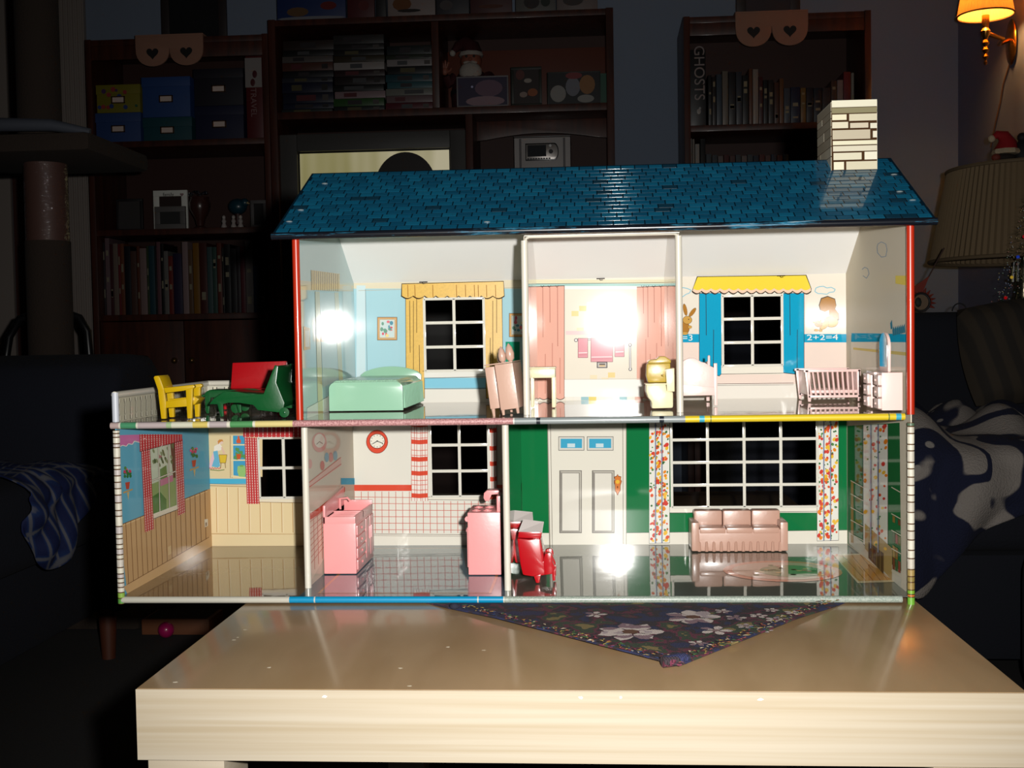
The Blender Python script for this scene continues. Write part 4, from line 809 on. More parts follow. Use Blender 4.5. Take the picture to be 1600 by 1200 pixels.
# crib
pkc2 = plas((248, 210, 204), .80)
Yc = .150; cx0 = on(1, 1263, 626, Yc).x; cx1 = min(on(1, 1345, 624, Yc).x, W_-.0012)
r = root('toy_crib', 'pale pink slatted toy crib below the squirrel picture', 'crib', (cx0+cx1)/2, Yc, ZU)
hw = (cx1-cx0)/2; zt_ = .0285; zl_ = .0035
for x, nm in ((-hw, 'end_panel'), (hw-.0022, 'end_panel')):
    MB().prism([(0, .006), (.05, .006), (.05, zt_), (.0, zt_)], 'x', x, x+.0022, pkc2).build(nm, r, None, .0006)
lean = .006
for sg, y in ((0, 0), (1, .0475)):
    MB().box(-hw-.004, hw, y, y+.0024, zt_-.0012, zt_+.0012, pkc2).build('top_rail', r, None, .0004); MB().box(-hw, hw, y, y+.0024, zl_, zl_+.0024, pkc2).build('bottom_rail', r, None, .0004)
    for i in range(11):
        x = -hw+.0032+i*(2*hw-.0052)/10; MB().cyl((x, y+.0012, zl_+.001), (x-.0035+.0025*i/10, y+.0012, zt_), .00095, n=7, m=pkc2).build('slat', r)
    for x in (-hw, hw-.0026): MB().hull8([(x, y, 0), (x+.0026, y, 0), (x+.0026-.0022*(x < 0), y, zt_+.001), (x-.003*(x < 0), y, zt_+.001)], [(x, y+.0026, 0), (x+.0026, y+.0026, 0), (x+.0026-.0022*(x < 0), y+.0026, zt_+.001), (x-.003*(x < 0), y+.0026, zt_+.001)], pkc2).build('leg', r, None, .0004)
MB().box(-hw+.0022, hw-.0022, .0024, .0475, .0075, .0105, pkc2).build('mattress_base', r, None, .0006)
# pink vanity with mirror
Yv = .010; vx0 = on(1, 1377, 640, Yv).x; vx1 = W_-.0035
r = root('toy_mirror_vanity', 'pale pink toy vanity with an upright arched mirror beside the red corner tube', 'dresser', vx0, Yv, ZU)
pw = vx1-vx0; hv = .0312
for y in (0, .036):
    k_ = MB().box(.0005, pw, y, y+.017, .0006, hv, pkl).build('pedestal', r, None, .0006)
    for z in (.002, .0115, .021):
        dd = MB().box(-.0022, .0006, y+.001, y+.016, z, z+.0082, pkl).build('drawer', k_, None, .0005)
        MB().ell((-.0028, y+.0085, z+.004), (.0009, .0011, .0011), pkl, 8).build('knob', dd)
MB().box(-.0016, pw, .0168, .0362, hv-.0025, hv, pkl).build('table_top', r, None, .0004)
mp = [(.012+.015*math.cos(PI*i/12)+.0145, hv+.0205+.012*math.sin(PI*i/12)) for i in range(13)]+[(.0125, hv), (.0405, hv)]
fr_ = MB().prism(mp, 'x', pw-.0085, pw-.0062, pkl, Matrix.Rotation(0, 4, 'Y')).build('mirror_frame', r, None, .0006)
mp2 = [(.0265+(y-.0265)*.82, hv+.004+(z-hv)*.86) for y, z in mp]
MB().prism(mp2, 'x', pw-.0088, pw-.0083, mat((190, 196, 206), .06, 0, 1.0)).build('mirror_glass', fr_)['label'] = 'silvery glass'
# terrace: yellow armchair
yel_ = plas((226, 184, 8), .62); Ya = .022; za_ = lambda p: pp(mk(160, 560, 8), p, Ya)
T = Toy(root('toy_armchair', 'yellow plastic armchair on the toy house terrace', 'chair', on(1, 278, 657, Ya).x, Ya+.015, ZU))
zs_ = on(1, 160+760/8, 560+800/8, Ya).z; fix = lambda l: [(x, max(ZU, z-zs_+ZU)) for x, z in l]
DA = .019
for y in (Ya, Ya+DA):
    T.put(MB().prism(fix(za_([(693, 440), (770, 430), (790, 560), (795, 805), (735, 805)])), 'y', y, y+.004, yel_), 'leg', bevel=.0007)
    T.put(MB().prism(fix(za_([(1040, 420), (1130, 400), (1118, 805), (1062, 805)])), 'y', y, y+.004, yel_), 'leg', bevel=.0007)
    T.put(MB().prism(fix(za_([(765, 412), (1140, 372), (1155, 400), (1140, 420), (1020, 448), (790, 478)])), 'y', y-.0004, y+.0046, yel_), 'arm', bevel=.0007)
    T.put(MB().prism(fix(za_([(785, 580), (1065, 545), (1062, 645), (788, 665)])), 'y', y+.0004, y+.0036, yel_), 'side_rail', bevel=.0005)
T.put(MB().prism(fix(za_([(638, 282), (655, 262), (700, 258), (722, 290), (775, 440), (700, 460)])), 'y', Ya, Ya+DA+.004, yel_), 'backrest', bevel=.0012)
T.put(MB().prism(fix(za_([(790, 560), (1130, 520), (1190, 555), (1135, 625), (800, 620)])), 'y', Ya+.0036, Ya+DA+.0004, yel_), 'seat', bevel=.0006)
# green chaise longue
grn = plas((10, 92, 42), .62); Yg = .022; zg_ = lambda p: pp(mk(300, 560, 8), p, Yg)
T = Toy(root('toy_chaise_longue', 'dark green wheeled chaise longue on the terrace beside the red corner tube', 'chair', on(1, 400, 655, Yg).x, Yg+.015, ZU))
zs2 = on(1, 300+1160/8, 560+805/8, Yg).z; fg = lambda l: [(x, max(ZU, z-zs2+ZU)) for x, z in l]
DG = .050
for y in (Yg, Yg+DG):
    T.put(MB().prism(fg(zg_([(215, 640), (265, 575), (385, 490), (430, 478), (560, 482), (740, 515), (895, 512), (1035, 150), (1075, 165), (1050, 370), (1155, 625), (1140, 700), (1085, 742), (820, 712), (770, 650), (590, 622), (450, 622), (385, 640), (395, 790), (362, 800), (318, 640)])), 'y', y, y+.0026, grn), 'side_frame', bevel=.0005)
    wc = fg(zg_([(1160, 730)]))[0]
    T.put(MB().cyl((wc[0], y-.0016, ZU+.0043), (wc[0], y+.0006, ZU+.0043), .0042, n=20, m=grn).ell((wc[0], y-.0016, ZU+.0043), (.0012, .0006, .0012), grn, 8), 'wheel', bevel=.0003)
T.put(MB().prism(fg(zg_([(300, 555), (440, 482), (895, 520), (890, 560), (440, 525), (310, 600)])), 'y', Yg+.0026, Yg+DG, grn), 'seat', bevel=.0003)
T.put(MB().prism(fg(zg_([(895, 512), (1033, 160), (1060, 190), (1046, 375), (1140, 615), (1115, 680), (1000, 600)])), 'y', Yg+.0026, Yg+DG, grn), 'backrest', bevel=.0003)
# green cart behind
Yk = .085; zk = lambda p: pp(mk(300, 560, 8), p, Yk)
T = Toy(root('toy_serving_cart', 'dark green wheeled serving cart standing behind the chaise longue', 'cart', on(1, 350, 640, Yk).x, Yk+.01, ZU))
fk = lambda l: [(x, max(ZU, z)) for x, z in l]
lw_ = on(1, 367, 640, Yk).x
for y in (Yk, Yk+.028):
    T.put(MB().prism(fk(zk([(160, 430), (205, 405), (300, 400), (560, 405), (700, 470), (700, 505), (480, 490), (230, 490), (215, 620), (212, 800), (185, 800), (165, 640)])), 'y', y, y+.0026, grn), 'side_frame', bevel=.0005)
    T.put(MB().cyl((lw_+.001, y-.001, ZU+.0046), (lw_+.001, y+.0012, ZU+.0046), .0045, n=18, m=grn), 'wheel', bevel=.0003)
    T.put(MB().box(lw_-.0005, lw_+.0025, y+.0003, y+.0022, ZU+.0046, on(1, 367, 622, Yk).z, grn), 'leg', bevel=.0003)
T.put(MB().prism(fk(zk([(160, 420), (205, 396), (640, 396), (740, 455), (730, 475), (210, 440)])), 'y', Yk+.0026, Yk+.028, grn), 'tray', bevel=.0004)
T.put(MB().prism(fk(zk([(75, 470), (150, 445), (160, 470), (75, 495)])), 'y', Yk+.006, Yk+.022, grn), 'push_handle', bevel=.0004)
# red bench
rdp = plas((200, 8, 22), .62); Yr = .170; zr2 = lambda p: pp(mk(300, 560, 8), p, Yr)
bx0 = on(1, 362, 600, Yr).x; bx1 = on(1, 448, 600, Yr).x
T = Toy(root('toy_bench', 'red plastic high-backed bench at the back of the terrace', 'bench', (bx0+bx1)/2, Yr-.01, ZU))
T.put(MB().prism(zr2([(505, 55), (1185, 32), (1190, 60), (1185, 420), (480, 420)]), 'y', Yr, Yr+.003, rdp), 'backrest', bevel=.0008)
sz = on(1, 400, 606, Yr).z
T.put(MB().box(bx0-.002, bx1+.001, Yr-.026, Yr+.002, sz-.003, sz, rdp), 'seat', bevel=.0008)
T.put(MB().box(bx0-.002, bx1+.001, Yr-.0275, Yr-.024, sz-.008, sz-.001, rdp), 'front_apron', bevel=.0005)
for x in (bx0-.001, bx1-.003):
    for y in (Yr-.025, Yr-.001): T.put(MB().box(x, x+.003, y, y+.003, ZU, sz-.002, rdp), 'leg', bevel=.0005)
# kitchen: pink sink unit
pnk = plas((255, 166, 166), .78); Ys = .086; sx0 = XD1+.0012; sx1 = on(1, 557, 890, Ys).x; sy1 = .168; hs = .0520
r = root('toy_sink_unit', 'pink toy kitchen sink unit with ridged drainboard beside the tiled partition', 'sink', sx0, Ys, ZF); sw = sx1-sx0; sd = sy1-Ys
MB().box(0, sw, 0, sd, 0, hs-.006, pnk).build('cabinet', r, None, .0008)
MB().box(0, .0022, -.0002, sd, hs-.0065, hs, pnk).box(0, sw, -.0002, .002, hs-.0065, hs, pnk).box(sw-.002, sw, 0, sd, hs-.0065, hs, pnk).box(0, sw, sd*.42, sd*.46, hs-.0065, hs, pnk).box(0, sw, sd-.0025, sd, hs-.0065, hs+.004, pnk).build('sink_rim', r, None, .0005)
MB().prism([(0, hs-.006), (sd, hs-.006), (sd, hs+.017), (0, hs+.010)], 'x', 0, .0022, pnk).build('backsplash', r, None, .0006)
d_ = MB().box(.0022, sw-.002, .002, sd*.42, hs-.0055, hs-.0035, pnk).build('drainboard', r)
for i in range(6): y = .005+i*.005; MB().box(.003, sw-.0028, y, y+.0018, hs-.0036, hs-.0008, pnk).build('ridge', d_, None, .0006)
MB().tube([(.003, sd*.72, hs-.002), (.003, sd*.72, hs+.008), (.010, sd*.72, hs+.009), (.0125, sd*.72, hs+.006)], .0012, pnk, 8).build('faucet', r)
for i in range(4):
    z = .003+i*.0105; w3 = MB().box(sw-.0004, sw+.0012, .003, sd*.5, z, z+.0088, pnk).build('drawer', r, None, .0008)
    MB().ell((sw+.0016, sd*.26, z+.0045), (.001, .0016, .0014), pnk, 8).build('knob', w3)
for y0, y1 in ((sd*.53, sd*.75), (sd*.77, sd*.98)):
    w3 = MB().box(sw-.0004, sw+.0010, y0, y1, .006, .043, pnk).build('door', r, None, .0006)
    yh = y1-.003 if y0 < sd*.6 else y0+.003
    MB().box(sw+.0008, sw+.0022, yh-.0011, yh+.0011, .022, .034, plas((255, 190, 190), .75)).build('handle', w3, None, .0005)
# pink range
Yo = .080; ox0 = on(1, 732, 895, Yo).x; ox1 = on(1, 783.5, 895, Yo).x; ho = on(1, 755, 803, Yo).z-on(1, 755, 900.5, Yo).z
r = root('toy_range', 'plain pink toy kitchen range beside the white partition to the living room', 'stove', ox0, Yo, ZF); ow = ox1-ox0; od = .046
MB().box(0, ow, 0, od, 0, ho, pnk).build('body', r, None, .0009)
MB().cyl((-.0002, .001, ho-.006), (-.0002, od-.001, ho-.006), .0024, n=12, m=pnk).build('front_rail', r)
MB().box(ow-.0035, ow, .003, od, ho, ho+.0142, pnk).build('back_panel', r, None, .0006)
MB().prism([(ow-.034+.0165, ho+.0130), (ow-.0145, ho+.0155), (ow, ho+.0155), (ow, ho+.0120), (ow-.0105, ho+.0115), (ow-.0125, ho+.0060), (ow-.0165, ho+.0055), (ow-.0180, ho+.0085)], 'y', od-.014, od, pnk).build('shelf', r, None, .0008)
for x, y in ((.007, .012), (.017, .012), (.007, .032), (.017, .032)): MB().lathe([(.0042, 0), (.0042, .0008), (.0026, .0008), (.0026, .0003)], (x, y, ho-.0001), pnk, 14).build('burner', r)
w3 = MB().box(-.0012, .0002, .004, od-.004, .006, ho-.014, pnk).build('oven_door', r, None, .0006)
MB().box(-.0026, -.0010, .010, od-.010, ho-.019, ho-.0165, pnk).build('handle', w3, None, .0004)
# red wing chairs
rd2 = mat((204, 10, 26), .22, .5, 0, .66, .08); Yw = .046; zw = lambda p: pp(mk(780, 780, 7.5), p, Yw)
r = root('toy_wing_chair', 'glossy red toy wing chair seen from behind on the living room floor', 'chair', on(1, 839, 912, Yw).x, Yw, ZF)
T = Toy(r); bz = on(1, 839, 780+1012/7.5, Yw).z; fw_ = lambda l: [(x, z-bz+ZF) for x, z in l]
T.put(MB().prism(fw_(zw([(205, 490), (350, 505), (485, 495), (525, 700), (520, 760), (625, 800), (640, 905), (480, 935), (415, 945), (275, 925), (245, 800)])), 'y', Yw+.0012, Yw+.024, rd2), 'shell', bevel=.0018)
for y in (Yw, Yw+.0195):
    T.put(MB().prism(fw_(zw([(518, 740), (535, 668), (570, 658), (612, 660), (630, 705), (625, 760), (655, 825), (640, 905), (530, 920)])), 'y', y, y+.0050, rd2), 'arm', bevel=.001)
    T.put(MB().prism(fw_(zw([(618, 880), (660, 850), (658, 985), (626, 985)])), 'y', y, y+.003, rd2), 'leg', bevel=.0005)
    T.put(MB().prism(fw_(zw([(405, 930), (490, 915), (470, 1012), (432, 1012)])), 'y', y, y+.003, rd2), 'leg', bevel=.0005)
T.put(MB().prism(fw_(zw([(215, 490), (225, 415), (500, 420), (488, 500)])), 'y', Yw+.003, Yw+.022, rd2), 'head_roll', bevel=.0009)
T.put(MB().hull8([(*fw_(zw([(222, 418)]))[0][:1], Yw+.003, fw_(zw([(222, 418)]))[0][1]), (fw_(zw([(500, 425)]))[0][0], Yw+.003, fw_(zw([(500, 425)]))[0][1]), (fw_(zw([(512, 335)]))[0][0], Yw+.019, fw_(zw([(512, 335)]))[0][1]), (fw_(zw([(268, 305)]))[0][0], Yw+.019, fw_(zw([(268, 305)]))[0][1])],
   [(fw_(zw([(222, 418)]))[0][0], Yw+.006, fw_(zw([(222, 430)]))[0][1]), (fw_(zw([(500, 425)]))[0][0], Yw+.006, fw_(zw([(500, 435)]))[0][1]), (fw_(zw([(512, 335)]))[0][0], Yw+.021, fw_(zw([(512, 345)]))[0][1]), (fw_(zw([(268, 305)]))[0][0], Yw+.021, fw_(zw([(268, 315)]))[0][1])], mat((226, 214, 210), .2, .8, 0, .95, .05)), 'top_edge_glare')['label'] = 'red top edge painted pale with flash glare'  # pale colour paints the flash glare on the red plastic
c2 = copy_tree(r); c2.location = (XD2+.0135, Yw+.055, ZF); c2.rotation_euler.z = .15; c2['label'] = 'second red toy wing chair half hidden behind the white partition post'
# tan sofa
tsf = plas((214, 168, 148), .72); Yf_ = .186; zf_ = lambda p: pp(z7, p, Yf_)
fx0 = pq(1040+158/3.87, 860, Yf_)[0]; fx1 = pq(1040+742/3.87, 860, Yf_)[0]
r = root('toy_sofa', 'dusty pink three-seat toy sofa under the wide picture window', 'sofa', (fx0+fx1)/2, Yf_, ZF); hw = (fx1-fx0)/2
MB().box(-hw+.001, hw-.001, .002, .033, 0, .0215, tsf).build('base', r, None, .001)
for x0 in (-hw, hw-.0075): MB().box(x0, x0+.0075, 0, .033, .0004, .0285, tsf).build('arm', r, None, .0014)
aw_ = (2*hw-.008)/3
for i in range(3): MB().box(-hw+.004+i*aw_+.0002, -hw+.004+(i+1)*aw_-.0002, .020, .034, .012, .0372, tsf).build('back_cushion', r, None, .0022); MB().box(-hw+.0078+i*(2*hw-.0156)/3+.0002, -hw+.0078+(i+1)*(2*hw-.0156)/3-.0002, .0008, .022, .0175, .0232, tsf).build('seat_cushion', r, None, .0014)
for i in range(12): x = -hw+.0075+i*(2*hw-.015)/11; MB().cyl((x, .0016, 0), (x, .0016, .0085), .0017, .0012, 8, tsf).ell((x, .0016, .0085), (.0012, .0012, .0012), tsf, 8).build('skirt_pleat', r)
# ------------------------------------------------------------------ furniture behind: three bookcases
shw = wood((76, 34, 20), (52, 22, 14), (10, 10, 1.2), .45, .1, bands=4); shd = mat((44, 20, 14), .6)
YS = 3.2; YBK = 3.5
def case(name, label, x0, x1, zt, hdr, shelves, th=.022, extra=None):
    r = empty(name, label, 'bookcase', ((x0+x1)/2, (YS+YBK)/2, 0)); of = tuple(r.location)
    def P(nm, a, b, c, d, e, f, m=shw, bev=.002): return MB().box(a, b, c, d, e, f, m).build(nm, r, of, bev)
    P('side_panel', x0, x0+th, YS, YBK, 0, zt); P('side_panel', x1-th, x1, YS, YBK, 0, zt); P('back_panel', x0+th, x1-th, YBK-.008, YBK, .02, zt-.01, mat((56, 26, 18), .6), 0)
    P('top_board', x0+th, x1-th, YS+.003, YBK-.008, zt-.024, zt-.002)
    if hdr: P('header_rail', x0+th, x1-th, YS+.004, YS+.022, hdr, zt-.024)
    for z in shelves: P('shelf', x0+th, x1-th, YS+.006, YBK-.008, z-th, z)
    return r, P
LX0, LX1 = -1.588, -.909; MX0, MX1 = -.907, .334; RX0, RX1 = .58, 1.228
LS = [1.404, 1.083, .771]; MS = 1.492; RS = [1.402, 1.0]
cl, P = case('bookcase', 'tall dark wooden bookcase with photo boxes behind the carpeted cat tree', LX0, LX1, 1.775, 1.70, LS)
for i in (0, 1):
    xa_ = LX0+.024+i*(LX1-LX0-.048)/2
    d_ = P('door', xa_+.002, xa_+(LX1-LX0-.048)/2-.002, YS+.002, YS+.02, .07, .745)
    MB().ell((xa_+(.28 if i == 0 else .03), YS-.008, .6), (.012, .012, .012), mat((120, 90, 50), .3, 0, .8), 10).build('knob', d_, tuple(cl.location))
P('plinth', LX0+.022, LX1-.022, YS+.02, YS+.04, 0, .065)
cm_, P = case('entertainment_unit', 'wide wooden entertainment unit holding the television', MX0, MX1, 1.823, 0, [MS, .55], .026)
P('upright', -.315, -.289, YS+.006, YBK-.008, MS, 1.798); P('upright', -.198, -.172, YS+.006, YBK-.008, .55, MS-.026)
xa_, xb_ = -.172, MX1-.026
arch = [(xa_, MS-.026), (xb_, MS-.026), (xb_, 1.395)]+[(xb_+(xa_-xb_)*i/14, 1.392+.026*math.sin(PI*i/14)) for i in range(1, 14)]+[(xa_, 1.395)]
MB().prism(arch, 'y', YS+.16, YS+.175, shw).build('arched_rail', cm_, tuple(cm_.location), .001)
MB().box(-.289, MX1-.026, YBK-.03, YBK-.009, MS+.17-.17, MS+.26, mat((96, 46, 30), .5)).build('back_board', cm_, tuple(cm_.location), .001)
cr_, P = case('bookcase', 'dark wooden bookcase nearest the wall sconce, with paperbacks and a heart-cut topper', RX0, RX1, 1.782, 1.715, RS)
for i in (0, 1): P('door', RX0+.024+i*.302, RX0+.322+i*.302, YS+.002, YS+.02, .07, .7)
P('shelf', RX0+.022, RX1-.022, YS+.006, YBK-.008, .70, .722)
# books
def hexm(c, k=.8): return mat(c, .45, .15, 0, k*.55, .2)
def book(u0, u1, vt, zb_, c, label, group, shelfname, spine=None, Y=YS+.05, dp=.15):
    x0, zt = bp(u0, vt, Y); x1, _ = bp(u1, vt, Y)
    r = empty('book', label, 'book', ((x0+x1)/2, Y+dp/2, zb_+.0005), 0, group); of = tuple(r.location)
    x0 += .0006; x1 -= .0006; m = hexm(c); zb_ += .0006
    MB().box(x0, x1, Y, Y+.003, zb_, zt, m).box(x0, x0+.0022, Y+.003, Y+dp, zb_, zt, m).box(x1-.0022, x1, Y+.003, Y+dp, zb_, zt, m).build('cover', r, of, .0008)
    MB().box(x0+.0023, x1-.0023, Y+.0035, Y+dp-.004, zb_+.002, zt-.003, mat((190, 180, 160), .8)).build('pages', r, of)
    if spine:
        h = zt-zb_; R = random.Random(u0)
        for a in range(spine[1]):
            q = zb_+h*(.12+.7*R.random()); MB().box(x0+(x1-x0)*.22, x1-(x1-x0)*.22, Y-.0005, Y+.0002, q, q+h*R.uniform(.04, .12), hexm(spine[0])).build('spine_label', r, of)
    return r
o4 = lambda v: 140+v/5.161
low = [(60, 100, 190, (60, 22, 30), 'dark maroon'), (103, 119, 200, (46, 30, 40), 'plum black'), (120, 156, 165, (150, 120, 126), 'tall grey-pink'), (158, 184, 215, (92, 30, 40), 'wine red'), (185, 224, 210, (160, 140, 126), 'beige gilt-lettered'), (225, 243, 215, (150, 36, 44), 'thin bright red'), (244, 273, 210, (150, 84, 52), 'orange-brown'), (276, 325, 230, (24, 26, 40), 'navy black'), (327, 374, 270, (110, 76, 66), 'short dusty brown'), (376, 399, 230, (124, 62, 36), 'rust brown'), (401, 454, 247, (180, 150, 146), 'pale pink'), (456, 472, 230, (60, 88, 48), 'thin moss green'), (473, 520, 228, (36, 86, 100), 'teal'), (522, 534, 240, (30, 24, 30), 'thin soot black'), (535, 566, 195, (140, 96, 104), 'tall mauve'), (568, 593, 210, (18, 18, 20), 'glossy black'), (595, 630, 270, (150, 146, 142), 'pale grey'), (632, 668, 310, (150, 46, 34), 'short brick red'), (670, 740, 290, (50, 36, 80), 'thick violet'), (742, 789, 195, (190, 160, 160), 'tall rosy white'), (791, 826, 260, (130, 96, 70), 'tan'), (828, 879, 205, (170, 116, 10), 'ochre yellow'), (881, 941, 205, (96, 34, 26), 'dark brick'), (943, 985, 236, (80, 108, 110), 'grey teal'), (987, 1020, 237, (64, 100, 90), 'sea green'), (1022, 1060, 205, (126, 54, 36), 'copper red'), (1062, 1078, 240, (34, 28, 24), 'thin umber'), (1080, 1130, 215, (20, 20, 24), 'thick ink black'), (1132, 1180, 250, (34, 30, 36), 'charcoal'), (1182, 1209, 235, (70, 60, 66), 'slate grey'), (1211, 1248, 230, (110, 30, 44), 'crimson'), (1250, 1311, 190, (150, 140, 136), 'tall off-white'), (1318, 1366, 390, (56, 80, 116), 'short denim blue'), (1368, 1410, 400, (26, 28, 48), 'short midnight blue')]
for u0, u1, v, c, nm in low:
    uu = (o4(u0), o4(u1)); book(uu[0], uu[1], 340+v/5.161, LS[2], c, f'{nm} book on the lower bookcase shelf behind the cat tree', 'books on the lower bookcase shelf', '', ((190, 180, 150), 2) if random.random() < .6 else None)
x0, z0 = bp(242, 371, YS+.09); x1, z1_ = bp(350, 376, YS+.09)
r4 = lambda v: 1020+v/4
rb = [(345, 368, 470, (30, 24, 22), 'thin black'), (370, 394, 480, (44, 26, 22), 'dark brown'), (396, 431, 465, (72, 88, 104), 'blue-grey'), (433, 470, 445, (150, 136, 120), 'beige'), (472, 517, 450, (40, 34, 38), 'charcoal brown'), (519, 557, 450, (70, 72, 84), 'pewter grey'), (559, 598, 470, (26, 22, 24), 'soot black'), (600, 622, 430, (130, 70, 36), 'thin amber'), (624, 659, 433, (190, 170, 156), 'tall cream'), (661, 688, 480, (90, 26, 30), 'dark red'), (690, 719, 500, (24, 22, 26), 'jet black'), (721, 756, 500, (50, 34, 30), 'cocoa brown'), (758, 789, 515, (100, 52, 34), 'rust'), (791, 817, 490, (140, 84, 40), 'gold and red'), (819, 859, 552, (90, 96, 110), 'short steel blue'), (861, 921, 545, (24, 34, 74), 'short navy'), (923, 957, 550, (150, 110, 40), 'short gold'), (959, 1003, 548, (34, 30, 46), 'short aubergine'), (1005, 1057, 550, (30, 34, 50), 'short ink blue'), (1059, 1112, 548, (36, 40, 54), 'short slate blue'), (1114, 1150, 505, (90, 60, 48), 'chestnut'), (1152, 1190, 500, (150, 146, 150), 'silver grey'), (1192, 1238, 450, (130, 26, 44), 'tall crimson'), (1240, 1258, 455, (190, 180, 166), 'thin ivory')]
for u0, u1, v, c, nm in rb:
    book(r4(u0), r4(u1), v/4, RS[0], c, f'{nm} book on the bookcase shelf behind the toy chimney', 'books on the upper shelf behind the chimney', '', ((190, 170, 130), 2) if random.random() < .6 else None)
gh = book(r4(228), r4(330), 78, RS[0], (16, 14, 18), 'large black book with GHOSTS down its spine at the end of the shelf', 'books on the upper shelf behind the chimney', '')
def label_text(s, parent, u, v, h, c, Y, rz=0, name='lettering', sx=1.0, ext=.0004):
    cu = bpy.data.curves.new(name, 'FONT'); cu.body = s; cu.size = h; cu.extrude = ext; cu.align_x = 'CENTER'; cu.align_y = 'CENTER'; cu.materials.append(hexm(c, .8))
    t_ = bpy.data.objects.new(name, cu); me = bpy.data.meshes.new_from_object(t_); o = bpy.data.objects.new(name, me); C.objects.link(o)
    p = on(1, u, v, Y); o.location = p-(parent.location if parent else Vector((0, 0, 0))); o.rotation_euler = (PI/2, rz, 0); o.scale = (sx, 1, 1); o.parent = parent; return o
label_text('GHOSTS', gh, r4(288), 114, .052, (200, 180, 176), YS+.049, PI/2, sx=.98)
wp = on(1, r4(288), 174, YS+.0495); MB().ell((wp.x, wp.y, wp.z), (.0075, .0006, .010), hexm((200, 200, 200)), 10).ell((wp.x+.004, wp.y, wp.z+.011), (.004, .0006, .005), hexm((200, 200, 200)), 8).build('white_bird_emblem', gh, tuple(gh.location))
r2 = [(230, 245, 866, (190, 186, 180), 'thin white'), (247, 262, 870, (170, 160, 150), 'thin stone grey'), (264, 292, 900, (200, 196, 190), 'chalk white'), (296, 330, 868, (24, 22, 24), 'tall black')]+[(333+i*37, 367+i*37, 962+(i*7) % 15, random.choice([(120, 90, 90), (90, 100, 110), (150, 140, 140), (110, 60, 60), (60, 70, 90)]), n_) for i, n_ in enumerate(['umber', 'grey', 'parchment', 'cherry', 'smoke', 'blue-black', 'pale rose', 'brownish', 'dull violet', 'faded red', 'ashen', 'drab green', 'milky', 'bluish'])]
for u0, u1, v, c, nm in r2:
    book(r4(u0), r4(u1), v/4, RS[1], c, f'{nm} book whose top shows just above the roof ridge on the second shelf', 'books behind the roof ridge', '', None)
# boxes
def pbox(u0, v0, u1, v1, zb_, c, label, Y=YS+.02, spots=None, dp=.2):
    x0, zt = bp(u0, v0, Y); x1, _ = bp(u1, v0, Y); r = empty('photo_box', label, 'box', ((x0+x1)/2, Y+dp/2, zb_), 0, 'photo boxes on the upper shelf'); of = tuple(r.location)
    m = mat(c, .6, k=.6); x0 += .001; x1 -= .001
    MB().box(x0+.002, x1-.002, Y+.002, Y+dp-.002, zb_+.0004, zt-.004, m).build('body', r, of, .001)
    MB().box(x0, x1, Y, Y+dp, zt-.035, zt-.0006, m).build('lid', r, of, .0015)
    xc, zc = (x0+x1)/2, zb_+(zt-zb_)*.45; br = mat((150, 110, 80), .25, 0, .9)
    h_ = MB(); w_, q_ = .026, .013
    h_.box(xc-w_, xc+w_, Y-.003, Y-.0001, zc+q_-.004, zc+q_, br).box(xc-w_, xc+w_, Y-.003, Y-.0001, zc-q_, zc-q_+.004, br).box(xc-w_, xc-w_+.005, Y-.003, Y-.0001, zc-q_, zc+q_, br).box(xc+w_-.005, xc+w_, Y-.003, Y-.0001, zc-q_, zc+q_, br)
    hh = h_.build('label_holder', r, of, .0005); MB().box(xc-w_+.005, xc+w_-.005, Y-.0015, Y-.0002, zc-q_+.004, zc+q_-.004, mat((210, 190, 180), .7)).build('label_card', hh, of)
    if spots:
        for i in range(14):
            R = random.Random(i*3+1); MB().cyl((x0+.01+(x1-x0-.02)*R.random(), Y-.0008, zb_+.01+(zt-zb_-.02)*R.random()), (x0+.01+(x1-x0-.02)*R.random()*0+0, 0, 0), .001, n=3, m=m) if 0 else None
            xs, zs2_ = x0+.01+(x1-x0-.02)*R.random(), zb_+.012+(zt-zb_-.024)*R.random(); yy = Y-.0009
            MB().cyl((xs, yy, zs2_), (xs, Y+.0015, zs2_), R.uniform(.005, .010), n=10, m=mat(R.choice([(40, 60, 120), (150, 50, 50), (70, 40, 90), (40, 90, 60)]), .6)).build('printed_flower', r, of)
    return zt
zt1 = pbox(148, 177, 220, 219, LS[0], (50, 84, 150), 'sky blue photo box under the yellow flowered one')
pbox(149, 133, 219, 177, zt1, (150, 140, 20), 'yellow flowered photo box on top of a blue one', spots=1)
zt1 = pbox(222, 184, 300, 217, LS[0], (16, 84, 96), 'dark teal photo box under a plain blue one')
zt1 = pbox(222, 172, 300, 184, zt1, (40, 20, 22), 'flat dark maroon photo box lid between teal and blue boxes') if 0 else zt1
pbox(220, 121, 297, 183, zt1, (46, 86, 156), 'large plain blue photo box standing on the teal one')
zt1 = pbox(303, 166, 381, 212, LS[0], (16, 22, 66), 'navy photo box under a darker flowered one')
pbox(301, 108, 380, 166, zt1, (26, 22, 40), 'blackish photo box on top of the navy one')
b = book(383, 409, 88, LS[0], (120, 20, 26), 'tall red and white book beside the photo boxes', None, '', None, YS+.02, .2)
x0, z0 = bp(383.6, 137, YS+.02); x1, z1_ = bp(408.4, 90, YS+.02); MB().box(x0, x1, YS+.0188, YS+.0203, z0, z1_, hexm((200, 190, 186))).build('white_panel', b, tuple(b.location))
for k, v in ((0, 116), (1, 129)): q = on(1, 398+k*-3, v, YS+.0185); MB().ell((q.x, q.y, q.z), (.009, .0006, .014), hexm((110, 30, 40)), 10).build('printed_spot', b, tuple(b.location))
label_text('TRAVEL', b, 396, 160, .03, (190, 150, 150), YS+.0188, PI/2)
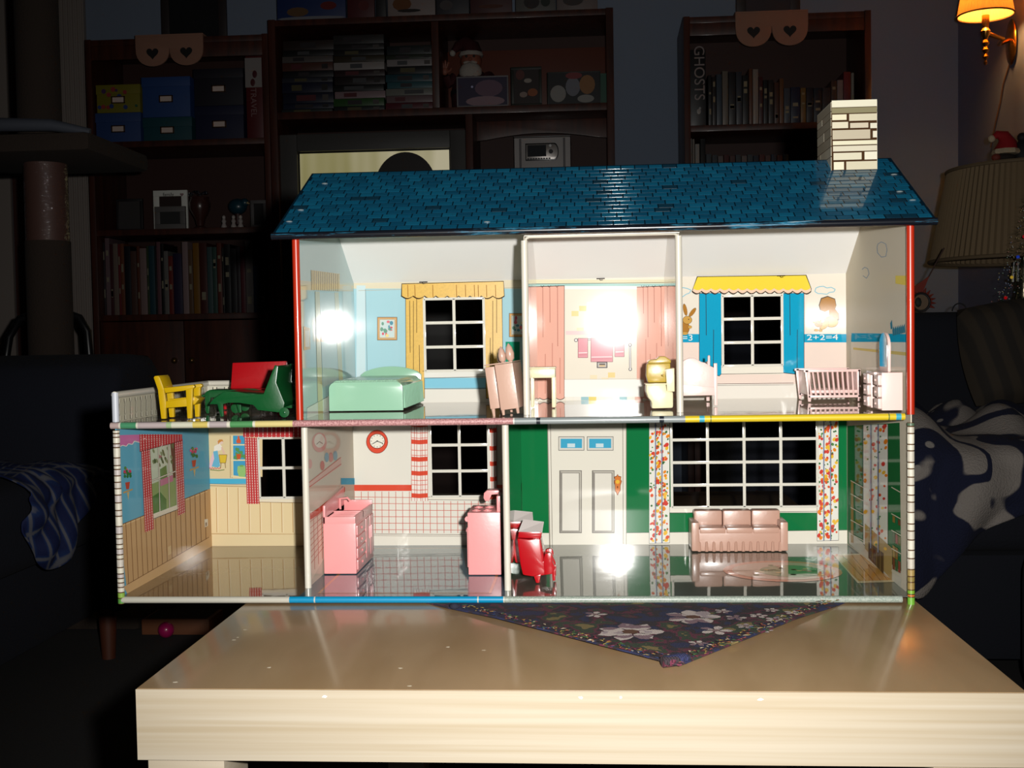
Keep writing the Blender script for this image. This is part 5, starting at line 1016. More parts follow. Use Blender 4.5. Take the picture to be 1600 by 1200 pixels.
# heart-cut toppers
def topper(u0, u1, v0, v1, label, Yt=YS-.012, c=(176, 128, 106)):
    x0, zt = bp(u0, v0, Yt); x1, zb_ = bp(u1, v1, Yt); zt = 1.7756 if u0 < 800 else 1.7826; r = empty('heart_topper', label, 'shelf topper', ((x0+x1)/2, Yt, zt)); of = tuple(r.location)
    m = mat(c, .8, k=.75); w_ = (x1-x0)/2; pts = [(x0, zt)]
    for k in (0, 1):
        for i in range(15): a = PI*i/14; pts.append((x0+w_*(k+.5)-w_*.5*math.cos(a), zt-(zt-zb_)*(.35+.65*math.sin(a)**.7) if 0 < i < 14 else zt-(zt-zb_)*.38))
    pts.append((x1, zt))
    MB().prism(pts, 'y', Yt, Yt+.008, m).build('scalloped_board', r, of, .001); MB().box(x0, x1, Yt, YS+.06, zt, zt+.006, m).build('top_ledge', r, of, .001)
    for k in (0, 1):
        cx, cz = x0+w_*(k+.5), zt-(zt-zb_)*.56; s_ = w_*.18
        ht = [(cx+s_*1.0*math.sin(t)**3, cz+s_*(13*math.cos(t)-5*math.cos(2*t)-2*math.cos(3*t)-math.cos(4*t))/16) for t in [2*PI*i/24 for i in range(24)]]
        MB().prism(ht, 'y', Yt-.0008, Yt+.001, mat((20, 14, 14), .7)).build('heart', r, of)
topper(211, 318, 56, 101, 'tan board with two cut-out hearts hanging over the photo boxes')
topper(1149, 1263, 24, 70, 'tan board with two cut-out hearts hanging over the GHOSTS shelf')
def frame(name, label, cat, u0, v0, u1, v1, zb_, fc, pc, Y=YS+.06, b=.012, group=None, tilt=0, th=.012, blobs=None):
    x0, zt = bp(u0, v0, Y); x1, _ = bp(u1, v0, Y); r = empty(name, label, cat, ((x0+x1)/2, Y, zb_), 0, group); of = tuple(r.location); m = mat(fc, .5, k=.8); h = zt-zb_
    f = MB()
    f.box(x0, x1, Y, Y+th, zb_+.0005, zb_+b, m).box(x0, x1, Y, Y+th, zt-b, zt, m).box(x0, x0+b, Y, Y+th, zb_+b, zt-b, m).box(x1-b, x1, Y, Y+th, zb_+b, zt-b, m); f.build('frame', r, of, .001)
    MB().box(x0+b, x1-b, Y+.003, Y+th-.001, zb_+b, zt-b, mat(pc, .4, .3, 0, .8, .1)).build('print', r, of)
    MB().box((x0+x1)/2-.006, (x0+x1)/2+.006, Y+th, Y+.05, zb_+.0005, zb_+h*.5, m).build('prop', r, of)
    for i, (a, c_, ra, rb_, col) in enumerate(blobs or []):
        MB().cyl((x0+(x1-x0)*a, Y+.0024-.0002*i, zb_+h*c_), (x0+(x1-x0)*a, Y+.0032, zb_+h*c_), 1, n=16, m=mat(col, .5, k=.8), M=Matrix.Translation((x0+(x1-x0)*a, 0, zb_+h*c_)) @ Matrix.Diagonal((ra, 1, rb_, 1)) @ Matrix.Translation((-(x0+(x1-x0)*a), 0, -(zb_+h*c_)))).build('print_patch', r, of)
    return r
frame('framed_print', 'large dark framed print leaning on the wall above the cat-tree bookcase', 'picture', 250, -34, 352, 55, 1.776, (50, 40, 40), (30, 30, 34), YS+.15, .03)
frame('framed_print', 'dark framed print on top of the bookcase with the GHOSTS book', 'picture', 1150, -70, 1250, 24, 1.783, (40, 26, 26), (70, 60, 66), YS+.12, .035)
fr1 = frame('framed_photo', 'small black photo frame at the dark end of the ornament shelf', 'photo frame', 181, 311, 222, 358, LS[1], (28, 24, 26), (70, 66, 66), YS+.08, .01)
fr2 = frame('framed_photo', 'white family photo frame with a heart, bright on the dark shelf', 'photo frame', 239, 298, 292, 356, LS[1], (255, 255, 246), (60, 46, 42), YS+.07, .022)
label_text('family', fr2, 263, 304, .018, (60, 50, 50), YS+.069, ext=.0003); hq = on(1, 284, 304, YS+.069)
ht = [(hq.x+.007*math.sin(t)**3, hq.z+.007*(13*math.cos(t)-5*math.cos(2*t)-2*math.cos(3*t)-math.cos(4*t))/16) for t in [2*PI*i/20 for i in range(20)]]
MB().prism(ht, 'y', YS+.0686, YS+.0702, mat((150, 120, 120), .6)).build('heart', fr2, tuple(fr2.location))
fr3 = frame('framed_photo', 'small scallop-edged grey frame in front of the white family frame', 'photo frame', 241, 323, 289, 355, LS[1], (110, 106, 104), (56, 56, 56), YS+.035, .02)
frame('framed_photo', 'small silvery frame at the unit end of the ornament shelf', 'photo frame', 391, 313, 416, 350, LS[1], (96, 92, 92), (30, 28, 28), YS+.06, .012)
vx, vz = bp(313, 352, YS+.09)
vs_ = empty('vase', 'dim flowered vase topped with shiny tinsel beside the white family frame', 'vase', (vx, YS+.09, LS[1]))
MB().lathe([(.022, .0005), (.024, .008), (.014, .016), (.02, .04), (.038, .075), (.040, .1), (.034, .118), (.036, .122)], (0, 0, 0), mat((66, 36, 32), .3, .5), 18).build('body', vs_)
tm = mat((230, 230, 235), .08, 0, 1.0); m = MB()
for i in range(14): a = random.uniform(0, 6.28); m.ell((.03*math.cos(a), .03*math.sin(a)-.01, .125+random.uniform(0, .014)), (.009, .003, .004), tm, 6, Matrix.Rotation(0, 4, 'Z'))
m.build('tinsel', vs_)['kind'] = 'stuff'
tx_, _ = bp(372, 350, YS+.1)
tg = empty('figurine', 'teal bird-shaped figurine near the silvery frame', 'ornament', (tx_, YS+.1, LS[1]))
MB().ell((0, 0, .085), (.036, .03, .030), mat((16, 60, 74), .35, .4), 14).build('body', tg); MB().ell((.03, -.01, .098), (.016, .014, .016), mat((16, 60, 74), .35, .4), 12).build('head', tg); MB().cyl((.042, -.016, .096), (.052, -.02, .092), .005, .001, 8, mat((170, 150, 110), .4)).build('beak', tg); MB().lathe([(.03, .0005), (.03, .01), (.012, .02), (.012, .06)], (0, 0, 0), mat((60, 30, 28), .5), 14).build('base', tg)
for k, u in enumerate((350, 365, 376)):
    x_, _ = bp(u, 350, YS+.045); sg = empty('figurine', ['tiny white figurine nearest the vase', 'tiny white figurine below the teal bird', 'tiny grey figurine beside the silvery frame'][k], 'ornament', (x_, YS+.045, LS[1]), 0, 'tiny shelf figurines')
    MB().lathe([(.010, .0004), (.011, .006), (.006, .018), (.009, .026), (.005, .034)], (0, 0, 0), mat((170, 160, 156), .4), 12).build('body', sg); MB().ell((0, 0, .04), (.007, .007, .008), mat((180, 170, 166), .4), 10).build('head', sg)
# video tape and disc cases, three stacks
def vcase(u0, v0, u1, v1, zb_, zt, c, label, bits, Y=YS+.03):
    x0, _ = bp(u0, (v0+v1)/2, Y); x1, _ = bp(u1, (v0+v1)/2, Y); r = empty('video_case', label, 'video case', ((x0+x1)/2, Y+.07, zb_), 0, 'stacked video cases'); of = tuple(r.location)
    MB().box(x0, x1, Y, Y+.13, zb_+.0004, zt-.0004, hexm(c, .75)).build('case', r, of, .0012)
    for i, (a, b_, col) in enumerate(bits): MB().box(x0+(x1-x0)*a, x0+(x1-x0)*b_, Y-.0006, Y+.0006, zb_+(zt-zb_)*.22, zt-(zt-zb_)*.22, hexm(col, .75)).build('spine_label', r, of)
stk = [(441, 521, [(176, 171, (50, 60, 60), 'dull green-grey'), (170, 162, (26, 36, 70), 'dark navy'), (161, 146, (18, 24, 60), 'thick midnight blue'), (145, 130, (20, 26, 66), 'thick ink blue'), (129, 122, (60, 62, 76), 'slate'), (121, 112, (22, 22, 34), 'black and red'), (111, 99, (110, 60, 46), 'copper sunset'), (98, 89, (120, 110, 106), 'pale grey'), (88, 80, (22, 20, 24), 'black'), (79, 65, (60, 40, 34), 'brown gilt')]),
       (522, 602, [(175, 168, (40, 44, 46), 'charcoal'), (167, 156, (56, 110, 40), 'bright green'), (155, 145, (190, 160, 166), 'white with pink title'), (144, 135, (24, 22, 24), 'plain black'), (134, 122, (46, 30, 32), 'maroon black'), (121, 112, (60, 30, 34), 'dark wine'), (111, 100, (200, 190, 186), 'white with red title'), (99, 90, (70, 56, 26), 'dark gold'), (89, 81, (30, 28, 24), 'black with yellow edge'), (80, 72, (40, 36, 38), 'soot grey'), (71, 58, (60, 56, 56), 'smoky silver')]),
       (604, 680, [(172, 162, (120, 30, 50), 'crimson'), (161, 151, (150, 120, 124), 'dusty pink'), (150, 140, (160, 160, 150), 'ivory'), (139, 130, (60, 120, 130), 'pale turquoise'), (129, 118, (36, 90, 104), 'turquoise'), (117, 106, (26, 24, 28), 'black with white title'), (105, 95, (190, 180, 180), 'white'), (94, 88, (50, 60, 40), 'olive'), (87, 74, (34, 44, 46), 'dark slate green')])]
for si, (u0, u1, items) in enumerate(stk):
    z = MS+.0005; sn = ['outer stack beside the photo boxes', 'middle stack', 'stack nearest the bearded doll'][si]
    for vb, vt, c, nm in items:
        h = (vb-vt+1)*.00232; R = random.Random(vb*7+u0); j = R.uniform(-1.5, 1.5)
        ws = (230, 225, 220); a_ = R.uniform(.15, .4); bits = [(a_, a_+R.uniform(.2, .4), R.choice([(120, 40, 50), (110, 100, 60), (96, 96, 100), (60, 50, 56)]))] + ([(.78, .9, R.choice([(50, 44, 44), (110, 100, 96)]))] if R.random() < .6 else [])
        vcase(u0+j, vt, u1+j-1, vb, z, z+h, c, f'{nm} video case in the {sn}', bits); z += h
# upright cases and cards along the top of the unit
tops = [(433, 540, (40, 70, 140), 'blue snow-scene card box', [(.3, .35, .16, .28, (150, 110, 70)), (.75, .55, .12, .25, (150, 40, 40)), (.5, .1, .5, .12, (180, 180, 190))]), (543, 585, (110, 26, 34), 'plain red card box', [(.6, .5, .2, .3, (130, 50, 50))]), (588, 603, (40, 34, 40), 'thin black card', []), (606, 680, (190, 170, 166), 'white card box with an orange patch', [(.3, .5, .2, .4, (150, 90, 40)), (.45, .25, .25, .1, (50, 40, 40))]), (682, 733, (60, 56, 66), 'dark grey card box', [(.3, .4, .2, .3, (110, 100, 100))]), (735, 800, (96, 30, 30), 'dark red card box', [(.5, .3, .3, .12, (120, 60, 40))]), (806, 868, (120, 116, 110), 'grey-white card with dark figures', [(.4, .4, .2, .4, (70, 60, 60)), (.75, .4, .12, .3, (60, 70, 60))]), (870, 934, (150, 130, 126), 'pale pinkish card with small print', [(.4, .4, .25, .3, (90, 80, 80))])]
for i, (u0, u1, c, nm, bl_) in enumerate(tops):
    Y = YS+.03; x0, _ = bp(u0, 15, Y); x1, _ = bp(u1, 15, Y); zb_ = 1.8215; h = .16+.02*(i % 3)
    r = empty('card_box', f'{nm} standing on top of the entertainment unit', 'card', ((x0+x1)/2, Y, zb_), 0); of = tuple(r.location)
    MB().box(x0, x1, Y, Y+.02, zb_+.0004, zb_+h, hexm(c, .75)).build('body', r, of, .001)
    for k, (a, b_, ra, rb_, col) in enumerate(bl_): xc, zc = x0+(x1-x0)*a, zb_+.06*b_*1.6; MB().prism([(xc+(x1-x0)*ra*math.cos(2*PI*t/12), max(zb_+.001, zc+.06*rb_*math.sin(2*PI*t/12))) for t in range(12)], 'y', Y-.0006-.0002*k, Y+.0005, hexm(col, .75)).build('print_patch', r, of)
# bearded doll, framed cards
Yd = YS+.165; dx, dz = bp(738, 168, Yd); dl = empty('doll', 'white-bearded Christmas doll in a dark red hat with one hand raised', 'doll', (dx, Yd, MS))
redd = mat((70, 14, 20), .8, k=.7); skin = mat((150, 88, 68), .6, k=.75); wb = mat((190, 180, 170), .9, bump=1, bscale=150, k=.7); blkd = mat((18, 18, 20), .7)
def S3(*a): return [(r_, z_) for r_, z_ in a]
MB().lathe([(.06, .0005), (.075, .03), (.078, .08), (.07, .12), (.045, .155), (.02, .17)], (0, 0, 0), redd, 18).build('coat', dl)
MB().lathe([(.079, 0), (.079, .016)], (0, 0, .07), blkd, 18).build('belt', dl)
MB().ell((0, -.01, .195), (.040, .038, .042), skin, 16).ell((0, -.047, .195), (.008, .008, .007), skin, 8).build('head', dl)
for s_ in (-1, 1): MB().ell((s_*.014, -.045, .206), (.005, .003, .005), blkd, 8).build('eye', dl)
MB().ell((0, -.043, .150), (.042, .024, .036), wb, 14).ell((-.012, -.046, .183), (.015, .008, .006), wb, 8).ell((.012, -.046, .183), (.015, .008, .006), wb, 8).build('beard', dl)
MB().lathe([(.042, 0), (.046, .006), (.043, .014)], (0, -.008, .212), wb, 18, wob=.03).build('hat_trim', dl)
MB().tube([(0, -.008, .222), (-.004, -.006, .246), (-.024, 0, .262), (-.05, .004, .256), (-.066, .004, .238)], [.042, .036, .028, .018, .010], redd, 14).build('hat', dl); MB().ell((-.07, .002, .23), (.012, .012, .012), wb, 10).build('pompom', dl)
MB().tube([(-.06, -.01, .135), (-.085, -.02, .115), (-.092, -.03, .14)], [.024, .022, .016], redd, 10).build('sleeve', dl); MB().tube([(.06, -.01, .135), (.082, -.04, .11), (.05, -.075, .10)], [.024, .022, .016], redd, 10).build('sleeve', dl)
hnd = MB().ell((-.096, -.036, .157), (.014, .008, .016), skin, 10)
for i, (a, l) in enumerate(((-.55, .018), (-.2, .023), (.1, .024), (.4, .020))): hnd.tube([(-.096+.010*math.sin(a*1.6), -.037, .166), (-.096+(.014+l)*math.sin(a), -.039, .166+l*math.cos(a)), (-.096+(.016+l)*math.sin(a), -.043, .170+l*math.cos(a))], [.0046, .004, .003], skin, 7)
hnd.tube([(-.088, -.038, .152), (-.074, -.041, .158), (-.070, -.043, .166)], [.005, .0045, .0035], skin, 7); hnd.build('raised_hand', dl)
h2 = MB().ell((.046, -.082, .102), (.013, .010, .012), skin, 10)
for i in range(4): h2.tube([(.040, -.088, .108-.006*i), (.028, -.092, .107-.006*i), (.022, -.088, .106-.006*i)], [.0042, .004, .003], skin, 6)
h2.tube([(.047, -.086, .112), (.04, -.093, .118)], [.0045, .0035], skin, 6).build('lowered_hand', dl)
for s_ in (-1, 1): MB().ell((s_*.03, -.05, .014), (.022, .04, .0135), blkd, 10).build('boot', dl)
frame('greeting_card', 'purple winter-night card in a pale frame before the bearded doll', 'card', 713, 120, 794, 166, MS, (120, 116, 120), (50, 40, 70), YS+.012, .005, None, 0, .006, [(.62, .6, .05, .03, (110, 80, 100)), (.55, .18, .07, .018, (150, 120, 130)), (.3, .66, .004, .004, (200, 200, 240))])
frame('framed_photo', 'dark green framed picture with orange lights between the two cards', 'photo frame', 798, 105, 846, 162, MS, (30, 34, 24), (36, 18, 14), YS+.03, .01, None, 0, .008, [(.7, .35, .018, .014, (150, 76, 20)), (.4, .3, .014, .010, (150, 130, 120)), (.55, .65, .014, .008, (160, 150, 140)), (.3, .8, .016, .018, (90, 30, 20))])
frame('greeting_card', 'dark card with plain white and tan patches at the end of the shelf', 'card', 855, 113, 938, 161, MS, (30, 44, 36), (24, 22, 26), YS+.03, .003, None, 0, .006, [(.2, .35, .028, .03, (150, 146, 142)), (.48, .55, .026, .034, (120, 120, 130)), (.75, .6, .028, .034, (150, 100, 50)), (.72, .18, .03, .014, (150, 146, 142)), (.5, .88, .03, .012, (130, 40, 44))])
frame('greeting_card', 'green card edge leaning behind the patched card', 'card', 925, 115, 948, 161, MS, (40, 90, 70), (40, 90, 70), YS+.06, .003, None, 0, .006)
# television
Yt = YS+.03; x0, ztv = bp(436, 209, Yt); x1, _ = bp(727, 200, Yt); zbt = .5505; tv = empty('television', 'grey television glowing with the top of a dark-haired head on screen', 'television', ((x0+x1)/2, Yt+.1, zbt)); of = tuple(tv.location)
gm = mat((74, 72, 70), .5, k=.8); sx0, szt = bp(464, 239, Yt); sx1, szt2 = bp(703, 228, Yt); szt = (szt+szt2)/2; szb = szt-.43
ztv -= .004
MB().box(x0, sx0, Yt, Yt+.06, zbt+.0005, ztv, gm).box(sx1, x1, Yt, Yt+.06, zbt+.0005, ztv, gm).box(sx0, sx1, Yt, Yt+.06, szt, ztv, gm).box(sx0, sx1, Yt, Yt+.06, zbt+.0005, szb, gm).build('front_bezel', tv, of, .004)
MB().box(x0+.02, x1-.02, Yt+.06, Yt+.26, zbt+.03, ztv-.03, gm).build('rear_housing', tv, of, .02)
MB().box(sx0, sx1, Yt+.02, Yt+.03, szb, szt, mat((10, 10, 10), .3)).build('screen_surround', tv, of)
def scr():
    m_ = bpy.data.materials.new('screen'); m_.use_nodes = True; nt = m_.node_tree; b_ = nt.nodes['Principled BSDF']; b_.inputs['Base Color'].default_value = (.02, .02, .02, 1); b_.inputs['Roughness'].default_value = .25
    g = nd(nt, 'ShaderNodeTexNoise', Scale=1.6); nt.links.new(coords(nt, (4, 1, .4)), g.inputs['Vector']); r_ = ramp(nt, g.outputs['Fac'], [(.38, L((128, 122, 78))), (.62, L((176, 168, 140)))])
    nt.links.new(r_.outputs[0], b_.inputs['Emission Color']); b_.inputs['Emission Strength'].default_value = .9; return m_
sb = .006
so_ = MB().box(sx0+sb, sx1-sb, Yt+.016, Yt+.02, szb+sb, szt-sb, scr()).build('screen', tv, of)
hx, hz = bp(634, 300, Yt+.016); hr = .124
MB().prism([(hx+hr*.93*math.cos(PI*i/24)*(1-.06*math.sin(PI*i/24)), hz+(szt-sb-.004-hz)*math.sin(PI*i/24)**.8) for i in range(25)], 'y', Yt+.0150, Yt+.0162, mat((24, 16, 12), .5)).build('screen_picture_hair', so_, of)
MB().prism([(hx+.085*math.cos(2*PI*k/24), hz-.055+.105*math.sin(2*PI*k/24)) for k in range(24)], 'y', Yt+.0153, Yt+.0159, mat((110, 64, 50), .6, emit=.12)).build('screen_picture_face', so_, of)
# stereo
Yq = YS+.05; x0, zq = bp(803, 213, Yq); x1, _ = bp(891, 213, Yq); zq0 = 1.12
P_ = empty('stereo_shelf', 'inner wooden shelf under the silver stereo', 'shelf', ((x0+x1)/2, Yq+.1, zq0-.02)); 
MB().box(-.170-P_.location.x, MX1-.028-P_.location.x, -.12, .12, 0, .019, shw).build('board', P_, None, .001)
sr = empty('stereo', 'silver compact stereo with a round-ended display below the arched rail', 'stereo', ((x0+x1)/2, Yq, zq0)); w_ = (x1-x0)/2; h_ = zq-zq0; sil = mat((190, 184, 182), .4, .2, 0, k=.85)
MB().box(-w_, w_, 0, .2, .0004, h_-.006, sil).build('body', sr, None, .004); MB().box(-w_-.001, w_+.001, -.002, .2, h_-.005, h_, mat((90, 84, 84), .4)).build('top_cover', sr, None, .002)
for s_ in (-1, 1): MB().box(s_*w_*.78-.004, s_*w_*.78+.004, -.003, .0002, .004, h_-.010, mat((80, 74, 76), .4)).build('seam', sr)
_, zd0 = bp(845, 251, Yq); _, zd1 = bp(845, 224, Yq); xd0, _ = bp(821, 240, Yq); xd1, _ = bp(873, 240, Yq); cxs = sr.location.x; zd0 -= zq0; zd1 -= zq0; xd0 -= cxs; xd1 -= cxs
rr = (zd1-zd0)/2; dp_ = [(xd0, zd0), (xd1-rr*.5, zd0)]+[(xd1-rr*.5+rr*.5*math.sin(PI*i/10), zd0+rr-rr*math.cos(PI*i/10)) for i in range(1, 10)]+[(xd1-rr*.5, zd1), (xd0, zd1)]
dsp = MB().prism(dp_, 'y', -.006, .001, mat((30, 28, 30), .3)).build('display_surround', sr, None, .001)
MB().prism([(x_*.95+(xd0+xd1)*.025, zd0+(z_-zd0)*.86+(zd1-zd0)*.07) for x_, z_ in dp_], 'y', -.0068, -.005, mat((170, 164, 160), .3, 0, .5)).build('display_plate', dsp, None, .0004)
MB().box(xd0+.008, xd0+.008+(xd1-xd0)*.56, -.0078, -.006, zd0+.014, zd1-.007, mat((40, 42, 46), .2)).build('display', dsp)
for i in range(9): MB().box(xd0+.007+i*.0095, xd0+.0145+i*.0095, -.0082, -.006, zd0+.0045, zd0+.009, mat((60, 56, 60), .4)).build('button', dsp)
MB().cyl((xd1-.028, -.009, (zd0+zd1)/2), (xd1-.028, -.005, (zd0+zd1)/2), .008, n=16, m=mat((40, 38, 40), .3)).build('dial', dsp); MB().cyl((xd1-.030, -.0085, zd1-.010), (xd1-.030, -.005, zd1-.010), .005, n=12, m=mat((220, 220, 220), .2)).build('power_button', dsp)
# ------------------------------------------------------------------ cat tree, hoop chair, armchair sofa and cloth
ct = empty('cat_tree', 'brown carpeted cat tree with a plastic-wrapped post in front of the white door casing', 'cat tree', (-1.076, 1.80, 0))
cpt = mat((58, 46, 38), .95, bump=1, bscale=220, k=.75); 
MB().box(-.26, .26, -.15, .15, .0005, .03, cpt).build('base', ct, None, .01); MB().cyl((0, 0, .03), (0, 0, .918), .053, n=24, m=cpt).build('post', ct)
def wrapm():
    def f(nt, b_):
        b_.inputs['Base Color'].default_value = (*L((96, 66, 58), .8), 1); n_ = nd(nt, 'ShaderNodeTexNoise', Scale=16.0, Detail=3.0, Distortion=2.0); nt.links.new(coords(nt, (1, 1, 2.6)), n_.inputs['Vector'])
        bu = nd(nt, 'ShaderNodeBump', Strength=1.0, Distance=.010); nt.links.new(n_.outputs['Fac'], bu.inputs['Height']); nt.links.new(bu.outputs[0], b_.inputs['Coat Normal'])
        b_.inputs['Coat Weight'].default_value = 1; b_.inputs['Coat Roughness'].default_value = .06
    return ramp_mat(f, .6)
MB().cyl((0, 0, .918), (0, 0, 1.105), .0505, n=32, m=wrapm()).build('wrapped_post', ct)['label'] = 'post section in shiny clear plastic'
MB().box(-.24, .19, -.18, .18, 1.105, 1.150, cpt).build('platform', ct, None, .016); MB().tube([(-.20, -.17, 1.152), (-.02, -.175, 1.170), (.10, -.17, 1.166), (.185, -.16, 1.15)], [.010, .016, .014, .008], mat((70, 74, 84), .7), 10).build('platform_lip', ct)['label'] = 'grey padded lip'
MB().cyl((-.01, 0, 1.150), (-.01, 0, 2.0), .051, n=24, m=cpt).build('upper_post', ct); MB().box(-.2, .2, -.2, .2, 2.0, 2.04, cpt).build('top_platform', ct, None, .012)
hc = empty('hoop_chair', 'black tubular chair whose back hoop rises behind the navy sofa', 'chair', (-1.17, 1.98, 0)); bm_ = mat((16, 16, 18), .35)
MB().tube([(-.115, 0, .45), (-.115, 0, .64), (-.105, 0, .69), (-.075, 0, .735), (-.02, 0, .752), (.04, 0, .752), (.085, 0, .735), (.105, 0, .70), (.108, 0, .64), (.108, 0, .45)], .0105, bm_, 12).build('back_hoop', hc)
MB().box(-.14, .13, -.02, .24, .43, .455, bm_).build('seat', hc, None, .008)
for x in (-.125, .115):
    for y in (-.005, .225): MB().cyl((x, y, .0004), (x, y, .43), .010, n=10, m=bm_).build('leg', hc)
navy = mat((24, 28, 44), .95, bump=.8, bscale=260, k=.6); ldg = mat((84, 44, 28), .5)
sf = empty('navy_armchair', 'dark navy upholstered sofa at the terrace end of the coffee table', 'sofa', (-1.2, 1.2, 0)); of = (-1.2, 1.2, 0)
MB().box(-1.72, -.80, .2, 1.40, .10, .26, navy).build('seat_base', sf, of, .02); MB().box(-1.5, -.755, .3, 1.398, .262, .42, navy).build('seat_cushion', sf, of, .05, seg=4)
MB().prism([(1.40, .10), (1.66, .10), (1.68, .5), (1.66, .60), (1.60, .64), (1.50, .645), (1.42, .62), (1.39, .56), (1.40, .4)], 'x', -1.72, -.745, navy).build('arm', sf, of, .025, seg=3)
MB().prism([(.2, .10), (-.06, .10), (-.08, .5), (-.06, .60), (0, .64), (.1, .645), (.18, .62), (.21, .56), (.2, .4)], 'x', -1.72, -.745, navy).build('arm', sf, of, .025, seg=3)
MB().box(-1.76, -1.46, .2, 1.40, .26, .86, navy).build('backrest', sf, of, .07, seg=4)
for x, y in ((-.79, 1.42), (-.79, -.02), (-1.68, 1.42), (-1.68, -.02)): MB().cyl((x, y, .0004), (x, y, .11), .014, .02, 12, ldg).build('leg', sf, of)
def drape(name, fn, nu, nv, m, label, cat, th=.006, sub=1):
    vs = [fn(i/nu, j/nv) for i in range(nu+1) for j in range(nv+1)]; fs = [(i*(nv+1)+j, i*(nv+1)+j+1, (i+1)*(nv+1)+j+1, (i+1)*(nv+1)+j) for i in range(nu) for j in range(nv)]
    o = MB().add(vs, fs, m).build(name, None, ang=80); s_ = o.modifiers.new('thick', 'SOLIDIFY'); s_.thickness = th; s_.offset = 1
    d_ = o.modifiers.new('smooth', 'SUBSURF'); d_.levels = sub; d_.render_levels = sub; return tag(o, label, cat)
def plaid():
    def f(nt, b_):
        v = coords(nt, (1, 1, 1), (0, .5, .6)); w1 = nd(nt, 'ShaderNodeTexWave', Scale=9.0); w2 = nd(nt, 'ShaderNodeTexWave', Scale=11.0, bands_direction='Y'); nt.links.new(v, w1.inputs['Vector']); nt.links.new(v, w2.inputs['Vector'])
        mx = nd(nt, 'ShaderNodeMath', operation='MAXIMUM'); nt.links.new(w1.outputs['Fac'], mx.inputs[0]); nt.links.new(w2.outputs['Fac'], mx.inputs[1])
        r_ = ramp(nt, mx.outputs[0], [(.5, L((14, 32, 90), .6)), (.85, L((24, 56, 116), .6)), (.97, L((120, 120, 130), .6))]); nt.links.new(r_.outputs[0], b_.inputs['Base Color'])
    return ramp_mat(f, .8)
def fpl(u, v):
    s_ = v*(.29+.05*math.sin(u*6)); y = .98+.26*u+.05*math.sin(v*5+u*3)*v; wob = .012*math.sin(u*17+v*4)+.012*math.sin(v*21+u*9)
    if s_ < .2: return (-.95+s_, y, .4275+.012*abs(math.sin(u*13+v*9))+.002)
    t = s_-.2; return (-.742+.014+abs(wob)*1.4, y+.04*t, .420-t*(.75+.35*math.sin(u*5)))
drape('plaid_shirt', fpl, 26, 24, plaid(), 'blue plaid cloth hanging over the front edge of the navy sofa', 'cloth', .004)
cb = empty('wooden_crate', 'low wooden box on the dark carpet beyond the table', 'box', (-.715, 1.66, 0))
MB().box(-.079, .079, -.05, .05, .0004, .036, mat((120, 72, 44), .6)).build('body', cb, None, .002); MB().box(-.07, .07, -.042, .042, .0362, .0375, mat((30, 20, 16), .7)).build('dark_top_sheet', cb)  # solid box with a dark sheet lying on top
pb = on(2, 268, 991, .0); tag(MB().ell((pb.x, 1.585, .0185), (.018, .018, .018), mat((170, 20, 90), .35, .4), 20).build('ball'), 'small magenta ball in front of the low wooden box', 'ball')
# ------------------------------------------------------------------ sofa side
so2 = empty('navy_sofa', 'long navy sofa behind the house under the fleece blanket', 'sofa', (1.06, 1.6, 0)); of = (1.06, 1.6, 0); navy2 = mat((22, 26, 40), .95, bump=.8, bscale=240, k=.5)
MB().box(.52, 1.60, 1.2, 1.95, .06, .26, navy2).build('seat_base', so2, of, .02)
for a, b_ in ((.66, 1.128), (1.132, 1.60)): MB().box(a, b_, 1.18, 1.74, .262, .425, navy2).build('seat_cushion', so2, of, .05, seg=4)
MB().box(.52, 1.60, 1.745, 1.95, .26, .708, navy2).build('backrest', so2, of, .045, seg=4); MB().box(.50, .655, 1.2, 1.74, .26, .56, navy2).build('arm', so2, of, .05, seg=4)
for x in (.56, 1.56):
    for y in (1.24, 1.90): MB().cyl((x, y, .0004), (x, y, .07), .018, n=12, m=ldg).build('leg', so2, of)
ot = empty('ottoman', 'dark navy ribbed ottoman with rounded edges in front of the sofa blanket', 'ottoman', (1.28, 1.05, 0))
MB().box(-.315, .31, -.22, .06, .03, .312, navy2).build('cushion', ot, None, .075, seg=6)
for x in (-.25, .25):
    for y in (-.15, .05): MB().cyl((x, y, .0004), (x, y, .05), .016, n=10, m=ldg).build('leg', ot)
